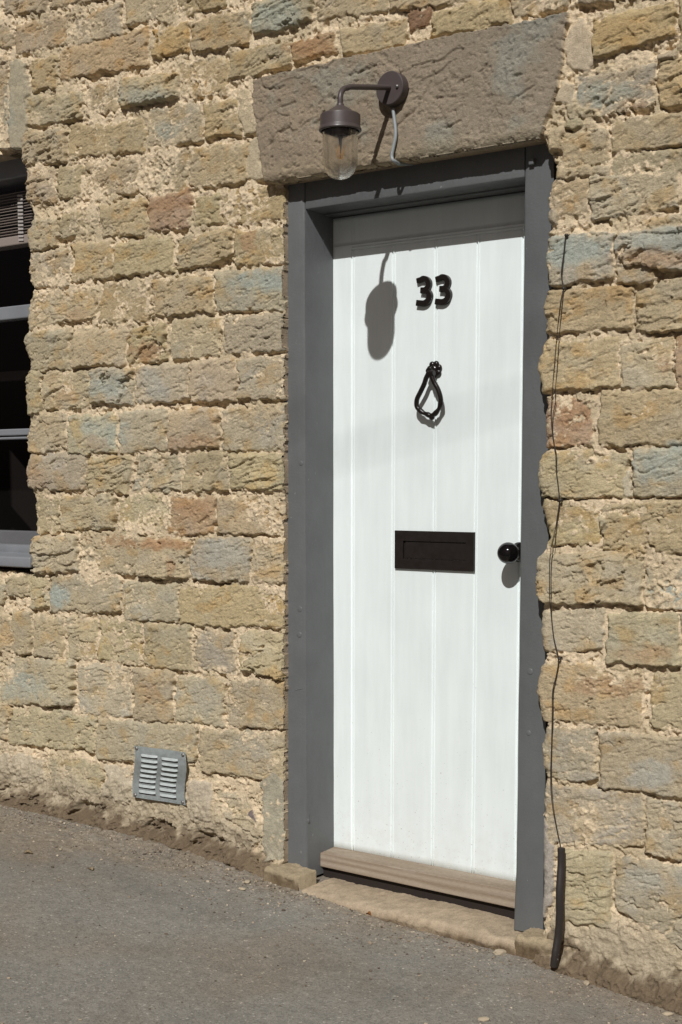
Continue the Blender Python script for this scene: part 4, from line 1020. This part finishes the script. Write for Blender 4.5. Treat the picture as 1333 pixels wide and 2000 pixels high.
WB = [(1106,460),(1103,492),(1099,530),(1099,545),(1102,563),(1100,582),(1097,612),(1093,660),(1089,720),(1085,770),(1086,785),(1081,810),(1080,838),(1084,870),(1088,890),(1088,920),(1091,945),(1094,978),(1091,1003),(1087,1035),(1085,1060),(1079,1088),
      (1077,1120),(1077,1165),(1078,1200),(1083,1247),(1092,1287),(1088,1320),(1082,1350),(1081,1400),(1079,1450),(1078,1520),(1081,1570),(1089,1620),(1095,1648),(1098,1664)]
def face_y(x, z):
    j = np.searchsorted(gx, x); i = np.searchsorted(gz, z)
    return float(WY_[max(i-4, 0):i+5, max(j-3, 0):j+4].min())
for W in (WA, WB):
    bm = bmesh.new(); pts = []
    for a, b in W:
        q = on_y(a, b, -0.02); q = on_y(a, b, min(face_y(q[0], q[2])-0.004, -0.012)); pts.append(q)
    add_tube(bm, smooth_path(pts, 4), 0.0010, 6); keep(link_bm('wire', bm, M_WIRE, None, True), con)
for a, b in ((1104,458),(1101,563),(1093,977),(1091,1287)):
    bm = bmesh.new(); q = on_y(a, b, -0.02); y = min(face_y(q[0], q[2]), -0.008)
    add_blob(bm, (q[0], y-0.004, q[2]), 0.0052, 2, (1, 1, 0.8)); add_tube(bm, [(q[0], y-0.004, q[2]), (q[0], y+0.02, q[2]+.004)], 0.002, 6)
    keep(link_bm('wire_clip', bm, M_WIRE, None, True), con)

# ------------------------------------------------------------------ litter on the pavement
def leaf(px, py, L_, label, m, rot, curl=0.006, name='dry_leaf', Y=None):
    q = on_ground(px, py) if Y is None else np.array(on_y(px, py, Y))
    bm = bmesh.new(); n = 8; rows = []
    for i in range(n+1):
        t = i/n; wd = L_*0.30*math.sin(math.pi*min(1, t*0.94+0.06))**0.8+0.0004
        z = 0.003+curl*math.sin(t*math.pi*1.2)
        rows.append([bm.verts.new((L_*(t-0.5), s*wd, z+0.35*wd*abs(s)*(1 if s else 0))) for s in (-1, -0.5, 0, 0.5, 1)])
    for A, B in zip(rows, rows[1:]):
        for k in range(4): bm.faces.new((A[k], A[k+1], B[k+1], B[k]))
    bmesh.ops.solidify(bm, geom=list(bm.faces), thickness=0.0006)
    o = link_bm(name, bm, m, None, True); o.location = q; o.rotation_euler = (0.15, -0.1, rot)
    o['label'] = label; o['category'] = 'leaf'; o['group'] = 'dry leaves on the pavement'
leaf(1280, 1953, 0.026, 'bright orange curled leaf on the pavement near the bottom right wall foot', M_LEAF, 0.3)
leaf(1322, 1972, 0.026, 'tan leaf at the right edge of the pavement beside the orange leaf', M_LEAF2, 1.2)
leaf(722, 1789, 0.020, 'small brown leaf below the left half of the doorstep', M_LEAF, 0.0)
leaf(55, 1668, 0.030, 'pale tan leaf on the asphalt at far left', M_LEAF2, 0.5, 0.004)
leaf(178, 1700, 0.024, 'tan leaf on the asphalt left of the vent', M_LEAF2, -0.3, 0.004)
def chip(px, py, r, label, sd):
    q = on_ground(px, py); rnd = random.Random(sd)
    bm = bmesh.new(); add_blob(bm, (0, 0, r*0.25), r, 2, (1.2, 0.8, 0.42), 0.16, rnd)
    o = link_bm('stone_chip', bm, M_CHIP); o.location = q; o.rotation_euler = (0, 0, sd)
    o['label'] = label; o['category'] = 'stone chip'; o['group'] = 'pale stone chips on the pavement'
chip(976, 1863, 0.016, 'largest pale stone chip against the right end of the doorstep', 1)
chip(483, 1725, 0.012, 'pale flat chip on the pavement left of the door frame foot', 2)
chip(473, 1738, 0.010, 'grey white chip just below the pale flat chip left of the door', 3)
chip(946, 1994, 0.012, 'stone chip at the bottom edge of the pavement', 4)
chip(1146, 1922, 0.010, 'tan chip on the pavement below the foot of the conduit', 5)
chip(118, 1660, 0.006, 'tiny white chip on the dark asphalt at left', 6)
chip(1305, 1983, 0.012, 'stone chip in the bottom right corner below the tan leaf', 7)
rnd = random.Random(11)
bm = bmesh.new()
for k in range(3600):
    x = rnd.uniform(-1.7, 1.4); d = rnd.expovariate(1/0.09) if k < 2700 else rnd.uniform(0, 1.2)
    y = -0.035-d
    if y < -1.3: continue
    z = float(ground_z(np.array([x]), np.array([y]))[0])
    r = min(0.006, 0.0009+rnd.expovariate(1/0.0009))
    q = bmesh.ops.create_icosphere(bm, subdivisions=1, radius=r)
    for v in q['verts']:
        kx_ = rnd.uniform(0.7, 1.3); v.co = Vector((v.co.x*kx_*1.2+x, v.co.y*kx_+y, v.co.z*0.7*kx_+z+0.001))
gr_o = link_bm('grit', bm, M_GRIT); gr_o['kind'] = 'stuff'
gr_o['label'] = 'loose grit and crumbs along the foot of the wall'

# ------------------------------------------------------------------ telephone cable high over the street (its soft shadow crosses the door)
A_, B_ = np.array(on_y(650, 893, D)), np.array(on_y(1010, 778, D))
d_ = (B_-A_)/np.linalg.norm(B_-A_); c_ = (A_+B_)/2+SUN*12.5
bm = bmesh.new(); add_tube(bm, [c_-d_*9, c_-d_*3, c_+d_*3, c_+d_*9], 0.0046, 8)
tc = link_bm('overhead_cable', bm, M_WIRE, None, True)
tc['label'] = 'thin telephone cable high over the street that casts the faint band on the white door'; tc['category'] = 'cable'
